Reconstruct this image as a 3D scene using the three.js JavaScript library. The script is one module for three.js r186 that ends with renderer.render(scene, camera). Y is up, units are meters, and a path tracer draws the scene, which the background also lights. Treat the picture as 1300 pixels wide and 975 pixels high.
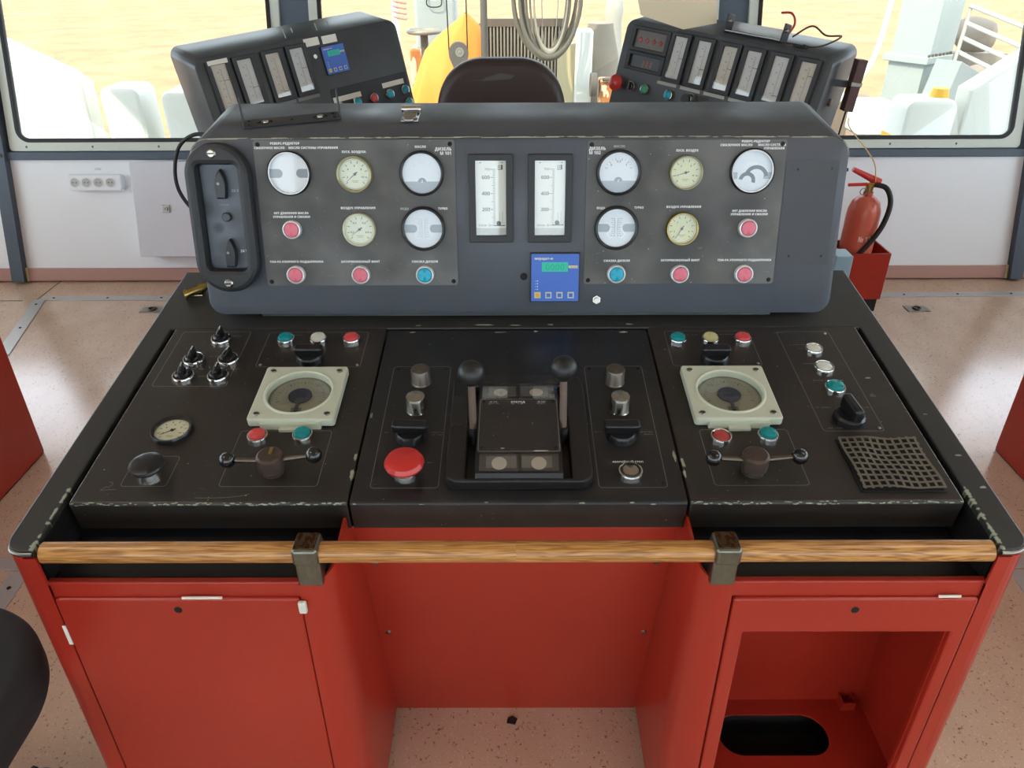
import * as THREE from 'three';
import { RoundedBoxGeometry } from 'three/addons/geometries/RoundedBoxGeometry.js';
import { mergeGeometries, toCreasedNormals } from 'three/addons/utils/BufferGeometryUtils.js';
import { RectAreaLightUniformsLib } from 'three/addons/lights/RectAreaLightUniformsLib.js';

// ---------------------------------------------------------------- camera, sky, sun, exposure
const scene = new THREE.Scene();
const camera = new THREE.PerspectiveCamera(2 * Math.atan(487.5 / 970) * 180 / Math.PI, 1300 / 975, 0.05, 500);
camera.position.set(-0.002, 1.45, 0);
camera.lookAt(-0.002 - 0.0033 * Math.cos(0.5312), 1.45 - Math.sin(0.5312), -Math.cos(0.5312));
camera.rotateZ(-0.0045);
scene.add(camera);
scene.background = new THREE.Color().setRGB(0.86, 0.95, 1.08);
scene.backgroundIntensity = 2.6;
const sun = new THREE.DirectionalLight(0xffecd0, 4);
sun.position.set(-14, 20, 7); sun.target.position.set(0, 0, -8);
sun.castShadow = true; sun.shadow.mapSize.set(4096, 4096); sun.shadow.radius = 2;
Object.assign(sun.shadow.camera, { left: -40, right: 40, top: 40, bottom: -40, near: 1, far: 120 });
scene.add(sun, sun.target);
RectAreaLightUniformsLib.init();
const renderer = new THREE.WebGLRenderer({ antialias: true });
renderer.toneMapping = THREE.LinearToneMapping;
renderer.toneMappingExposure = 2.1;
renderer.shadowMap.enabled = true;

// ---------------------------------------------------------------- helpers
let seed = 7;
const rnd = () => { seed = (seed * 1664525 + 1013904223) >>> 0; return seed / 4294967296; };
const rr_ = (a, b) => a + (b - a) * rnd();
const PI = Math.PI, D2R = PI / 180;
const taken = {};
function numbered(n) { const k = taken[n] ?? 0; taken[n] = k + 1; return k ? n + '_' + String(k).padStart(3, '0') : n; }
function mesh(name, geo, mat, parent = scene, pos) {
  const m = new THREE.Mesh(geo, mat); m.name = parent === scene ? numbered(name) : name;
  m.castShadow = m.receiveShadow = true; if (pos) m.position.set(...pos); parent.add(m); return m;
}
function group(name, parent = scene, pos) {
  const g = new THREE.Group(); g.name = parent === scene ? numbered(name) : name;
  if (pos) g.position.set(...pos); parent.add(g); return g;
}
function tag(o, label, category, grp) { o.userData.label = label; o.userData.category = category; if (grp) o.userData.group = grp; return o; }
function struct(o, label) { o.userData.kind = 'structure'; if (label) o.userData.label = label; return o; }
// geometry
const merge = (l) => mergeGeometries(l.map((g) => { const q = g.index ? g.toNonIndexed() : g; for (const k of Object.keys(q.attributes)) if (!['position', 'normal', 'uv'].includes(k)) q.deleteAttribute(k); return q; }));
const box = (w, h, d, x = 0, y = 0, z = 0) => new THREE.BoxGeometry(w, h, d).translate(x, y, z);
const rbox = (w, h, d, r, x = 0, y = 0, z = 0, s = 2) => new RoundedBoxGeometry(w, h, d, s, r).translate(x, y, z);
const cyl = (r0, r1, h, n = 24, x = 0, y = 0, z = 0) => new THREE.CylinderGeometry(r1, r0, h, n).translate(x, y + h / 2, z);
const lathe = (p, n = 32) => toCreasedNormals(new THREE.LatheGeometry(p.map(([x, y]) => new THREE.Vector2(x, y)), n), 0.6);
const ball = (r, x = 0, y = 0, z = 0, n = 24) => new THREE.SphereGeometry(r, n, Math.round(n * 0.7)).translate(x, y, z);
const tube = (pts, r, n = 40, s = 8, closed = false) => new THREE.TubeGeometry(new THREE.CatmullRomCurve3(pts.map((p) => new THREE.Vector3(...p)), closed), n, r, s, closed);
function rod(a, b, r, r2 = r, n = 16) {
  const A = new THREE.Vector3(...a), B = new THREE.Vector3(...b), g = new THREE.CylinderGeometry(r2, r, A.distanceTo(B), n);
  g.applyQuaternion(new THREE.Quaternion().setFromUnitVectors(new THREE.Vector3(0, 1, 0), B.clone().sub(A).normalize()));
  return g.translate((A.x + B.x) / 2, (A.y + B.y) / 2, (A.z + B.z) / 2);
}
function rrect(x0, x1, y0, y1, r, S = new THREE.Shape()) {
  const R = Array.isArray(r) ? r : [r, r, r, r];        // bl, br, tr, tl
  S.moveTo(x0 + R[0], y0); S.lineTo(x1 - R[1], y0); if (R[1]) S.absarc(x1 - R[1], y0 + R[1], R[1], -PI / 2, 0);
  S.lineTo(x1, y1 - R[2]); if (R[2]) S.absarc(x1 - R[2], y1 - R[2], R[2], 0, PI / 2);
  S.lineTo(x0 + R[3], y1); if (R[3]) S.absarc(x0 + R[3], y1 - R[3], R[3], PI / 2, PI);
  S.lineTo(x0, y0 + R[0]); if (R[0]) S.absarc(x0 + R[0], y0 + R[0], R[0], PI, 1.5 * PI);
  return S;
}
const circle = (x, y, r, S = new THREE.Shape()) => { S.absarc(x, y, r, 0, 2 * PI); return S; };
const poly = (pts) => new THREE.Shape(pts.map((p) => new THREE.Vector2(...p)));
// shape drawn as (u, v) on a panel, raised along the panel's normal (local y); u -> x, v -> -z
function plate(shape, h, b = 0, y0 = 0, seg = 8) {
  const g = new THREE.ExtrudeGeometry(shape, b ? { depth: h - 2 * b, bevelEnabled: true, bevelSize: b, bevelThickness: b, bevelOffset: -b, bevelSegments: 2, curveSegments: seg } : { depth: h, bevelEnabled: false, curveSegments: seg });
  return g.translate(0, 0, b).rotateX(-PI / 2).translate(0, y0, 0);
}
function upright(shape, d, b = 0, z0 = 0, seg = 8) {
  const g = new THREE.ExtrudeGeometry(shape, b ? { depth: d - 2 * b, bevelEnabled: true, bevelSize: b, bevelThickness: b, bevelOffset: -b, bevelSegments: 2, curveSegments: seg } : { depth: d, bevelEnabled: false, curveSegments: seg });
  return g.translate(0, 0, b + z0);
}
function bakeUV(g, u0, u1, v0, v1, lip = 0) {
  const p = g.attributes.position, uv = new Float32Array(p.count * 2);
  for (let i = 0; i < p.count; i++) { uv[2 * i] = (p.getX(i) - u0) / (u1 - u0); uv[2 * i + 1] = (-p.getZ(i) + lip * Math.min(0, p.getY(i)) - v0) / (v1 - v0); }
  g.setAttribute('uv', new THREE.BufferAttribute(uv, 2)); return g;
}
function boxUV(g, s = 1) {
  if (g.index) g = g.toNonIndexed();
  const p = g.attributes.position, n = g.attributes.normal, uv = new Float32Array(p.count * 2);
  for (let i = 0; i < p.count; i++) {
    const a = Math.abs(n.getX(i)), b = Math.abs(n.getY(i)), c = Math.abs(n.getZ(i)), x = p.getX(i), y = p.getY(i), z = p.getZ(i);
    const [U, W] = b >= a && b >= c ? [x, z] : a >= c ? [z, y] : [x, y];
    uv[2 * i] = U * s; uv[2 * i + 1] = W * s;
  }
  g.setAttribute('uv', new THREE.BufferAttribute(uv, 2)); return g;
}
// textures
const hash = (x, y, s) => { let h = (x * 374761393 + y * 668265263 + s * 974634777) | 0; h = Math.imul(h ^ (h >>> 13), 1274126177); return ((h ^ (h >>> 16)) >>> 0) / 4294967296; };
function vn(x, y, s, per) {
  const X = Math.floor(x), Y = Math.floor(y), f = x - X, g = y - Y, w = (q) => ((q % per) + per) % per;
  const a = f * f * (3 - 2 * f), b = g * g * (3 - 2 * g);
  const h00 = hash(w(X), w(Y), s), h10 = hash(w(X + 1), w(Y), s), h01 = hash(w(X), w(Y + 1), s), h11 = hash(w(X + 1), w(Y + 1), s);
  return h00 + (h10 - h00) * a + (h01 - h00) * b + (h00 - h10 - h01 + h11) * a * b;
}
function fbm(x, y, s, per, o = 4) { let v = 0, a = 0.5; for (let i = 0; i < o; i++) { v += a * vn(x, y, s + i, per); x *= 2; y *= 2; per *= 2; a *= 0.5; } return v; }
function dataTex(w, h, f, srgb = true, rep = [1, 1]) {
  const d = new Uint8Array(w * h * 4);
  for (let y = 0; y < h; y++) for (let x = 0; x < w; x++) {
    const c = f(x / w, y / h), i = 4 * (y * w + x);
    for (let k = 0; k < 3; k++) d[i + k] = Math.max(0, Math.min(255, Array.isArray(c) ? c[k] : c)); d[i + 3] = 255;
  }
  const t = new THREE.DataTexture(d, w, h); t.magFilter = THREE.LinearFilter; t.minFilter = THREE.LinearMipmapLinearFilter; t.generateMipmaps = true;
  t.wrapS = t.wrapT = THREE.RepeatWrapping; t.repeat.set(...rep); if (srgb) t.colorSpace = THREE.SRGBColorSpace; t.needsUpdate = true; return t;
}
function canvasTex(w, h, draw) {
  const c = document.createElement('canvas'); c.width = Math.round(w); c.height = Math.round(h);
  draw(c.getContext('2d'), c.width, c.height);
  const t = new THREE.CanvasTexture(c); t.colorSpace = THREE.SRGBColorSpace; return t;
}
const std = (color, roughness, metalness = 0, extra = {}) => new THREE.MeshStandardMaterial({ color, roughness, metalness, ...extra });
const phys = (color, roughness, extra = {}) => new THREE.MeshPhysicalMaterial({ color, roughness, ...extra });

const mottle = dataTex(512, 512, (x, y) => { const v = 232 + 46 * (fbm(x * 6, y * 6, 3, 6, 5) - 0.5); return [v, v, v]; });
const faintMottle = dataTex(256, 256, (x, y) => { const v = 240 + 16 * (fbm(x * 4, y * 4, 13, 4, 3) - 0.5); return [v, v, v]; });
const roughTex = dataTex(512, 512, (x, y) => { const v = 150 + 150 * (fbm(x * 5, y * 5, 11, 5, 5) - 0.5); return [v, v, v]; }, false);
const grainBump = dataTex(256, 256, (x, y) => 128 + 120 * (fbm(x * 32, y * 32, 21, 32, 2) - 0.5), false);
const linoleum = dataTex(1024, 1024, (x, y) => {
  const a = fbm(x * 5, y * 5, 31, 5, 4), sp = fbm(x * 110, y * 110, 41, 110, 2), sq = vn(x * 200, y * 200, 47, 200), dk = sp > 0.56 ? (sp - 0.56) * 620 : 0, lt = sq > 0.86 ? 18 : 0;
  const b = 20 * (a - 0.5);
  return [205 + b - dk * 1.05 + lt, 176 + b - dk + lt, 154 + b - dk * 0.95 + lt];
});
const woodTex = dataTex(2048, 128, (x, y) => {
  const ring = fbm(x * 6, y * 9 + 0.35 * fbm(x * 10, y * 2, 5, 10, 3), 51, 9, 4), fine = vn(x * 90, y * 64, 55, 900), pore = fbm(x * 40, y * 60, 57, 360, 2);
  const d = Math.pow(Math.abs(Math.sin((ring * 8 + y * 3) * PI)), 3) * 46 + (pore > 0.6 ? 55 * (pore - 0.6) * 3 : 0) + 16 * fine;
  const t = 14 * (fbm(x * 12, y * 2, 58, 12, 3) - 0.5);
  return [206 - d + t, 152 - d * 0.95 + t, 86 - d * 0.72 + t];
});
const sandTex = dataTex(1024, 1024, (x, y) => {
  const a = fbm(x * 6, y * 6, 61, 6, 6), b = fbm(x * 40, y * 24, 67, 120, 3), tr = Math.sin((y * 46 + 5 * fbm(x * 4, y * 4, 63, 4, 3)) * PI) > 0.8 ? -14 : 0, v = 52 * (a - 0.5) + 20 * (b - 0.5) + tr * 0.4;
  return [168 + v, 138 + v * 0.95, 102 + v * 0.8];
});
const rustTex = dataTex(256, 256, (x, y) => { const a = fbm(x * 6, y * 6, 71, 6, 4); return a > 0.52 ? [168, 96 + 90 * (a - 0.52), 52] : [205, 188, 160]; });

const edgeWearTex = dataTex(1024, 16, (x, y) => fbm(x * 60, y * 2, 81, 60, 4) > 0.42 ? [235, 232, 220] : [110, 112, 116]);
// materials
const M = {
  red: std(0xb23122, 0.3, 0, { map: faintMottle }),
  black: std(0x1f1f21, 0.4, 0, { map: mottle, bumpMap: grainBump, bumpScale: 0.00006 }),
  housing: std(0x52565f, 0.42, 0, { map: mottle, bumpMap: grainBump, bumpScale: 0.00008 }),
  housingDark: std(0x2c2d30, 0.5, 0, { map: mottle }),
  plastic: std(0x17181b, 0.32), matte: std(0x141415, 0.7), softBlack: std(0x232324, 0.85),
  ball: phys(0x121316, 0.22, { clearcoat: 0.5, clearcoatRoughness: 0.15 }), ballMatte: std(0x1c1d1f, 0.42),
  chrome: std(0xd8d8d6, 0.14, 1), steel: std(0x9a9894, 0.34, 1), wornSteel: std(0x6d655d, 0.38, 1), nickel: std(0xb4aea4, 0.26, 1), alu: std(0xbfc1c0, 0.42, 0.4),
  brass: std(0xb09a5c, 0.3, 1), bronze: std(0x6b5a50, 0.5, 0.4), silverRing: std(0xdadbdc, 0.25, 0.2),
  screw: std(0x8b8880, 0.4, 1), slot: std(0x15120f, 0.8),
  cream: std(0xc2c7b4, 0.42), whiteCap: std(0xd3d6cc, 0.35), yellowCap: std(0xc9c490, 0.35), teal: std(0x08898f, 0.35), cyan: std(0x0da3c2, 0.35), pink: std(0xdb6d80, 0.4), redCap: std(0xcf4a4c, 0.38), redMush: std(0xc2302c, 0.3), green: std(0x2d9a76, 0.35),
  glass: phys(0xffffff, 0.02, { transmission: 1, thickness: 0, ior: 1.5 }),
  pane: phys(0xf2f7f6, 0.01, { transmission: 1, thickness: 0, ior: 1.5 }),
  tinted: phys(0xe6e9e6, 0.01, { transmission: 1, thickness: 0, ior: 1.5 }),
  needle: std(0x14181c, 0.5), wallWhite: std(0xf1f5fa, 0.5), wallGrey: std(0x55616f, 0.55), trimGrey: std(0x4b5665, 0.5), frameCream: std(0xd5dbd0, 0.45), rubber: std(0x1b1c1d, 0.6),
  baseboard: std(0xb68e84, 0.6), ceiling: std(0xcfcabf, 0.8), leather: phys(0x382b2a, 0.5, { bumpMap: grainBump, bumpScale: 0.0006 }),
  bluePanel: std(0x3a66c0, 0.42), lcd: std(0x07b79b, 0.4), paper: std(0xe8e4d8, 0.8), wood: phys(0xffffff, 0.34, { map: woodTex, clearcoat: 0.5, clearcoatRoughness: 0.25 }),
  extinguisher: std(0xcf6a54, 0.3), hose: std(0x1d1b19, 0.55), floor: phys(0xffffff, 0.2, { map: linoleum, ior: 1.75 }), sand: std(0xf0ebe2, 0.95, 0, { map: sandTex }),
  deckGrey: std(0x98a09e, 0.6), deckWhite: std(0xd0d1cb, 0.6), tarp: std(0xd98a34, 0.7, 0, { side: THREE.DoubleSide }), rust: std(0xffffff, 0.8, 0, { map: rustTex }), brown: std(0x4a2a26, 0.5), ropeGrey: std(0x5f5a50, 0.8), yellow: std(0xd9a82c, 0.5), greyDark: std(0x57514b, 0.7), blueGrey: std(0x8fb2c4, 0.5),
};
for (const k of ['black', 'housing']) { M[k].roughnessMap = roughTex; M[k].roughness *= 1.7; }

// lettering helpers: a canvas that covers u0..u1 by v0..v1 (metres) of a panel
function panelTex(u0, u1, v0, v1, ppm, base, draw) {
  return canvasTex((u1 - u0) * ppm, (v1 - v0) * ppm, (c, W, H) => {
    c.fillStyle = base; c.fillRect(0, 0, W, H);
    const X = (u) => (u - u0) * ppm, Y = (v) => (v1 - v) * ppm;
    const k = {
      c, X, Y, s: ppm,
      text(t, u, v, mm, o = {}) { c.save(); c.globalAlpha = o.a ?? 1; c.fillStyle = o.col ?? '#eceef0'; c.font = (o.bold === false ? '' : 'bold ') + Math.round(mm * 1.1 / 1000 * ppm) + 'px sans-serif'; c.textAlign = o.al ?? 'center'; c.textBaseline = 'middle'; c.translate(X(u), Y(v)); if (o.rot) c.rotate(o.rot); if (o.sx) c.scale(o.sx, 1); c.fillText(t, 0, 0); c.restore(); },
      scrib(u, v, w, a = 0.5) { c.save(); c.globalAlpha = a; c.fillStyle = '#c9ccc8'; for (let x = u; x < u + w;) { const l = rr_(0.0008, 0.0022); if (rnd() > 0.18) c.fillRect(X(x), Y(v + 0.0012), l * ppm, rr_(0.0012, 0.0026) * ppm); x += l + 0.0007; } c.restore(); },
      outline(a, b, d, e, r = 0.006, col = '#8f8f8a', lw = 0.0011, al = 0.75) { c.save(); c.globalAlpha = al; c.strokeStyle = col; c.lineWidth = lw * ppm; c.beginPath(); c.roundRect(X(a), Y(e), (b - a) * ppm, (e - d) * ppm, r * ppm); c.stroke(); c.restore(); },
      scratch(n, col = '#8d8f88') { for (let i = 0; i < n; i++) { c.save(); c.globalAlpha = rr_(0.15, 0.5); c.strokeStyle = col; c.lineWidth = rr_(0.0003, 0.0008) * ppm; const x = rr_(0, W), y = rr_(0, H), q = rr_(0, PI * 2), l = rr_(0.002, 0.014) * ppm; c.beginPath(); c.moveTo(x, y); c.lineTo(x + Math.cos(q) * l, y + Math.sin(q) * l * 0.5); c.stroke(); c.restore(); } },
      dots(n, col = '#b9bcae') { for (let i = 0; i < n; i++) { c.save(); c.globalAlpha = rr_(0.2, 0.8); c.fillStyle = col; c.beginPath(); c.arc(rr_(0, W), rr_(0, H), rr_(0.0003, 0.0012) * ppm, 0, 7); c.fill(); c.restore(); } },
      grime(n, col, a = 0.05, r0 = 0.01, r1 = 0.05) { for (let i = 0; i < n; i++) { const x = rr_(0, W), y = rr_(0, H), r = rr_(r0, r1) * ppm, g = c.createRadialGradient(x, y, 0, x, y, r); g.addColorStop(0, col); g.addColorStop(1, 'rgba(0,0,0,0)'); c.save(); c.globalAlpha = a; c.fillStyle = g; c.fillRect(x - r, y - r, 2 * r, 2 * r); c.restore(); } },
      chip(u, v, w, h, col = '#a9b39c') { c.save(); c.fillStyle = col; c.globalAlpha = 0.85; c.beginPath(); const n = 14; for (let i = 0; i < n; i++) { const q = i / n * 2 * PI, f = rr_(0.55, 1); c.lineTo(X(u) + Math.cos(q) * w / 2 * ppm * f, Y(v) + Math.sin(q) * h / 2 * ppm * f); } c.closePath(); c.fill(); c.restore(); },
    };
    draw(k);
  });
}
const texMat = (map, roughness, extra = {}) => new THREE.MeshStandardMaterial({ map, roughness, ...extra });

// ---------------------------------------------------------------- room shell
const LEAN = 16 * D2R, WZ = -3.475;
function onWall(o) { o.position.set(0, 0, WZ); o.rotation.x = -LEAN; return o; }
{
  const f = mesh('floor', boxUV(box(6.6, 0.1, 6.2, 0, -0.05, -0.4), 1 / 0.55), M.floor); struct(f, 'speckled pinkish linoleum floor of the wheelhouse');
  const jointMat = std(0x4d3c34, 0.9);
  mesh('floor_joint', box(0.004, 0.0012, 0.24, -2.215, 0.0004, -3.36), jointMat, f);
  mesh('floor_joint', box(0.95, 0.0012, 0.005, -2.75, 0.0004, -3.24), jointMat, f);
  const strip = (a, b, w) => {
    const L = Math.hypot(b[0] - a[0], b[1] - a[1]), s = mesh('metal_strip', rbox(L, 0.004, w, 0.0015), M.alu, f, [(a[0] + b[0]) / 2, 0.002, (a[1] + b[1]) / 2]);
    s.rotation.y = -Math.atan2(b[1] - a[1], b[0] - a[0]);
    for (let k = 0; k * 0.25 + 0.06 < L; k++) mesh('screw', cyl(0.006, 0.005, 0.002, 10, -L / 2 + 0.06 + k * 0.25, 0.0018, 0), M.slot, s);
  };
  strip([-2.2, -3.262], [-1.1, -3.262], 0.045); strip([1.0, -3.262], [3.2, -3.29], 0.045); strip([-2.2, -3.25], [-2.06, -2.7], 0.055);
  strip([-1.31, -1.49], [-1.24, -0.5], 0.05); strip([-3, -1.52], [-1.3, -1.52], 0.045); strip([1.325, -1.49], [1.25, -0.5], 0.05); strip([3, -1.52], [1.3, -1.52], 0.045);
  const ring = (x, z) => { const p = mesh('lifting_plate', rbox(0.1, 0.004, 0.06, 0.002), M.steel, f, [x, 0.002, z]); mesh('pull_ring', new THREE.TorusGeometry(0.016, 0.004, 8, 20).rotateX(PI / 2).translate(0, 0.004, 0), M.wornSteel, p); };
  ring(-1.63, -3.135); ring(1.8, -3.12);
  // front wall: grey frame with three window openings, leaning outwards
  const wall = new THREE.Shape(); rrect(-3.3, 3.3, 0, 2.26, 0, wall);
  const WIN = [[-2.345, -1.057], [-0.915, 0.915], [1.06, 2.345]];
  for (const [a, b] of WIN) wall.holes.push(rrect(a, b, 0.615, 1.79, 0.06, new THREE.Path()));
  for (const s of [-1, 1]) wall.holes.push(rrect(Math.min(s * 2.5, s * 3.15), Math.max(s * 2.5, s * 3.15), 0.615, 1.79, 0.06, new THREE.Path()));
  const wf = struct(onWall(group('wall_front')), 'grey front wall leaning outwards with white lower panels');
  mesh('frame', upright(wall, 0.08, 0, -0.08), M.wallGrey, wf);
  for (const [a, b] of [[-2.368, 2.385], [-3.28, -2.44], [2.46, 3.28]]) mesh('panel', box(b - a, 0.505, 0.012, (a + b) / 2, 0.315, 0.006), M.wallWhite, wf);
  mesh('sill_trim', rbox(4.82, 0.036, 0.03, 0.004, 0, 0.585, 0.015), M.trimGrey, wf);
  for (const x of [-2.395, 2.415]) mesh('pillar', box(0.06, 2.2, 0.05, x, 1.1, 0.025), M.trimGrey, wf);
  for (const x of [-2.38, 2.4]) mesh('screw', ball(0.008, x, 0.585, 0.05, 10), M.screw, wf);
  const bb = struct(onWall(group('baseboard_front')));
  for (const [a, b] of [[-2.366, 2.384], [-3.28, -2.43], [2.45, 3.28]]) mesh('board', rbox(b - a, 0.062, 0.022, 0.005, (a + b) / 2, 0.033, 0.011), M.baseboard, bb);
  for (const x of [-2.362, 2.38]) mesh('end_cap', rbox(0.012, 0.066, 0.026, 0.004, x, 0.034, 0.014), M.yellowCap, bb);
  [[-2.305, -1.1], [-0.868, 0.868], [1.104, 2.305]].forEach(([a, b], i) => {
    const w = struct(onWall(group('window_' + (i + 1))), 'front window with cream frame and black rubber seal');
    const fr = rrect(a - 0.05, b + 0.05, 0.607, 1.8, 0.02); fr.holes.push(rrect(a - 0.004, b + 0.004, 0.652, 1.754, 0.055, new THREE.Path()));
    mesh('frame', upright(fr, 0.016, 0.002, 0.0), M.frameCream, w);
    const gk = rrect(a - 0.01, b + 0.01, 0.646, 1.76, 0.06); gk.holes.push(rrect(a + 0.008, b - 0.008, 0.664, 1.742, 0.045, new THREE.Path()));
    mesh('seal', upright(gk, 0.018, 0.003, 0.004), M.rubber, w);
    mesh('pane', upright(rrect(a, b, 0.65, 1.755, 0.05), 0.004, 0, -0.004), M.tinted, w);
    for (let x = a + 0.03; x < b; x += (b - a) / 3.9) mesh('screw', ball(0.006, x, 0.626, 0.014, 8), M.screw, w);
  });
  // side and rear walls with windows, ceiling
  const sideShape = (l) => { const s = poly([[-3.475, 0], [2.7, 0], [2.7, 2.15], [-4.1, 2.15]]); for (const [a, b] of l) s.holes.push(rrect(a, b, 0.62, 1.92, 0.06, new THREE.Path())); return s; };
  const sw = [[-3.2, -1.85], [-1.65, -0.3], [-0.1, 1.25], [1.4, 2.5]];
  let wn = 4;
  for (const [side, x] of [['left', -3.3], ['right', 3.3]]) {
    struct(mesh('wall_' + side, upright(sideShape(sw), 0.08, 0, -0.04).rotateY(-PI / 2).scale(1, 1, 1), M.wallWhite, scene, [x, 0, 0]), 'white side wall with a row of windows');
    for (const [a, b] of sw) {
      const w = struct(group('window_' + wn++, scene, [x, 0, 0]), 'side window with cream frame'), fr = rrect(a - 0.03, b + 0.03, 0.59, 1.95, 0.06); fr.holes.push(rrect(a + 0.01, b - 0.01, 0.63, 1.91, 0.06, new THREE.Path()));
      mesh('frame', upright(fr, 0.1, 0, -0.05).rotateY(-PI / 2), M.frameCream, w); mesh('pane', upright(rrect(a, b, 0.62, 1.92, 0.05), 0.004, 0, -0.002).rotateY(-PI / 2), M.pane, w);
    }
  }
  const rs = rrect(-3.3, 3.3, 0, 2.15, 0), rw = [[-3.0, -1.55], [-1.4, -0.1], [0.1, 1.4], [1.55, 3.0]]; for (const [a, b] of rw) rs.holes.push(rrect(a, b, 0.8, 1.95, 0.06, new THREE.Path()));
  struct(mesh('wall_rear', upright(rs, 0.08), M.wallWhite, scene, [0, 0, 2.7]), 'white rear wall behind the console');
  for (const [a, b] of rw) {
    const w = struct(group('window_' + wn++, scene, [0, 0, 2.7]), 'rear window with cream frame'), fr = rrect(a - 0.03, b + 0.03, 0.77, 1.98, 0.06); fr.holes.push(rrect(a + 0.01, b - 0.01, 0.81, 1.94, 0.06, new THREE.Path()));
    mesh('frame', upright(fr, 0.1, 0, -0.01), M.frameCream, w); mesh('pane', upright(rrect(a, b, 0.8, 1.95, 0.05), 0.004, 0, 0.03), M.pane, w);
  }
  struct(mesh('ceiling', box(8.2, 0.1, 8.9, 0, 2.2, -0.75), M.ceiling), 'pale ceiling with an added roof overhang that blocks the sun');  // overhang added past the walls to keep direct sun out of the room
  // unseen ceiling panels, added to lift the interior light
  for (const [x, z] of [[-1.3, -0.7], [1.3, -0.7], [-1.3, 1.2], [1.3, 1.2]]) {
    const l = tag(group('added_ceiling_light', scene, [x, 2.15, z]), 'unseen rounded ceiling light panel added to brighten the room', 'lamp', 'added ceiling light panels');
    mesh('housing', plate(rrect(-0.32, 0.32, -0.17, 0.17, 0.04), 0.05, 0.004, -0.05), M.wallWhite, l);
    mesh('diffuser', plate(rrect(-0.3, 0.3, -0.15, 0.15, 0.03), 0.008, 0, -0.056), std(0xffffff, 0.6, 0, { emissive: 0xfff6ea, emissiveIntensity: 1.2 }), l);
    const a = new THREE.RectAreaLight(0xfff4e8, 2.2, 0.6, 0.3); a.position.set(0, -0.062, 0); a.rotation.x = -PI / 2; l.add(a);
  }
  struct(mesh('wall_base', box(6.7, 5.9, 6.4, 0, -3.05, -0.35), M.deckWhite), 'white superstructure under the wheelhouse');
}

// ---------------------------------------------------------------- console body
const S = 7.76 * D2R;                                     // slope of the desk
const deskFrame = (g) => { g.position.set(0, 0.725, -0.886); g.rotation.x = S; return g; };
const deskTop = (z) => 0.725 + (-0.886 - z) * Math.tan(S);
function sheetWall(path, th = 0.004) {                    // path: [x, z, bottom, top]; a standing sheet with thickness
  const n = path.length, off = path.map((p, i) => {
    const a = path[Math.max(0, i - 1)], b = path[Math.min(n - 1, i + 1)], dx = b[0] - a[0], dz = b[1] - a[1], l = Math.hypot(dx, dz);
    return [p[0] - dz / l * th, p[1] + dx / l * th];
  });
  const P = [], quad = (a, b, c, d) => P.push(...a, ...b, ...c, ...a, ...c, ...d);
  for (let i = 0; i < n - 1; i++) {
    const p = path[i], q = path[i + 1], o = off[i], r = off[i + 1];
    quad([p[0], p[2], p[1]], [q[0], q[2], q[1]], [q[0], q[3], q[1]], [p[0], p[3], p[1]]);
    quad([r[0], q[2], r[1]], [o[0], p[2], o[1]], [o[0], p[3], o[1]], [r[0], q[3], r[1]]);
    quad([p[0], p[3], p[1]], [q[0], q[3], q[1]], [r[0], q[3], r[1]], [o[0], p[3], o[1]]);
  }
  const g = new THREE.BufferGeometry(); g.setAttribute('position', new THREE.Float32BufferAttribute(P, 3)); g.computeVertexNormals();
  return boxUV(toCreasedNormals(g, 0.5), 1 / 0.8);
}
function cabinetBody(s) {                                 // s = -1 left, 1 right
  const path = [], top = (z) => deskTop(z) - 0.013;
  path.push([s * 0.6705, -0.8, 0.02, 0.648], [s * 0.672, -0.8, 0.02, top(-0.8)], [s * 0.69, -0.8, 0.02, top(-0.8)]);
  for (let k = 0; k <= 6; k++) { const q = k / 6 * PI / 2; path.push([s * (0.69 + 0.022 * Math.sin(q)), -0.822 + 0.022 * Math.cos(q), 0.02, top(-0.82)]); }
  path.push([s * 0.712, -0.9, 0.02, top(-0.9)], [s * 0.712, -1.55, 0.02, top(-1.55)], [s * 0.26, -1.55, 0.02, top(-1.55)], [s * 0.26, -0.92, 0.02, top(-0.92)], [s * 0.26, -0.9, 0.02, 0.695]);
  for (let k = 0; k <= 10; k++) {
    const q = k / 10 * PI / 2, x = 0.308 - 0.048 * Math.cos(q), z = -0.848 + 0.048 * Math.sin(q), t = k / 10;
    path.push([s * x, z, 0.02, 0.65 + 0.04 * Math.pow(1 - Math.min(1, t * 1.15), 2)]);
  }
  path.push([s * 0.3115, -0.8, 0.02, 0.65]);
  return sheetWall(path, s * 0.004);
}
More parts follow.
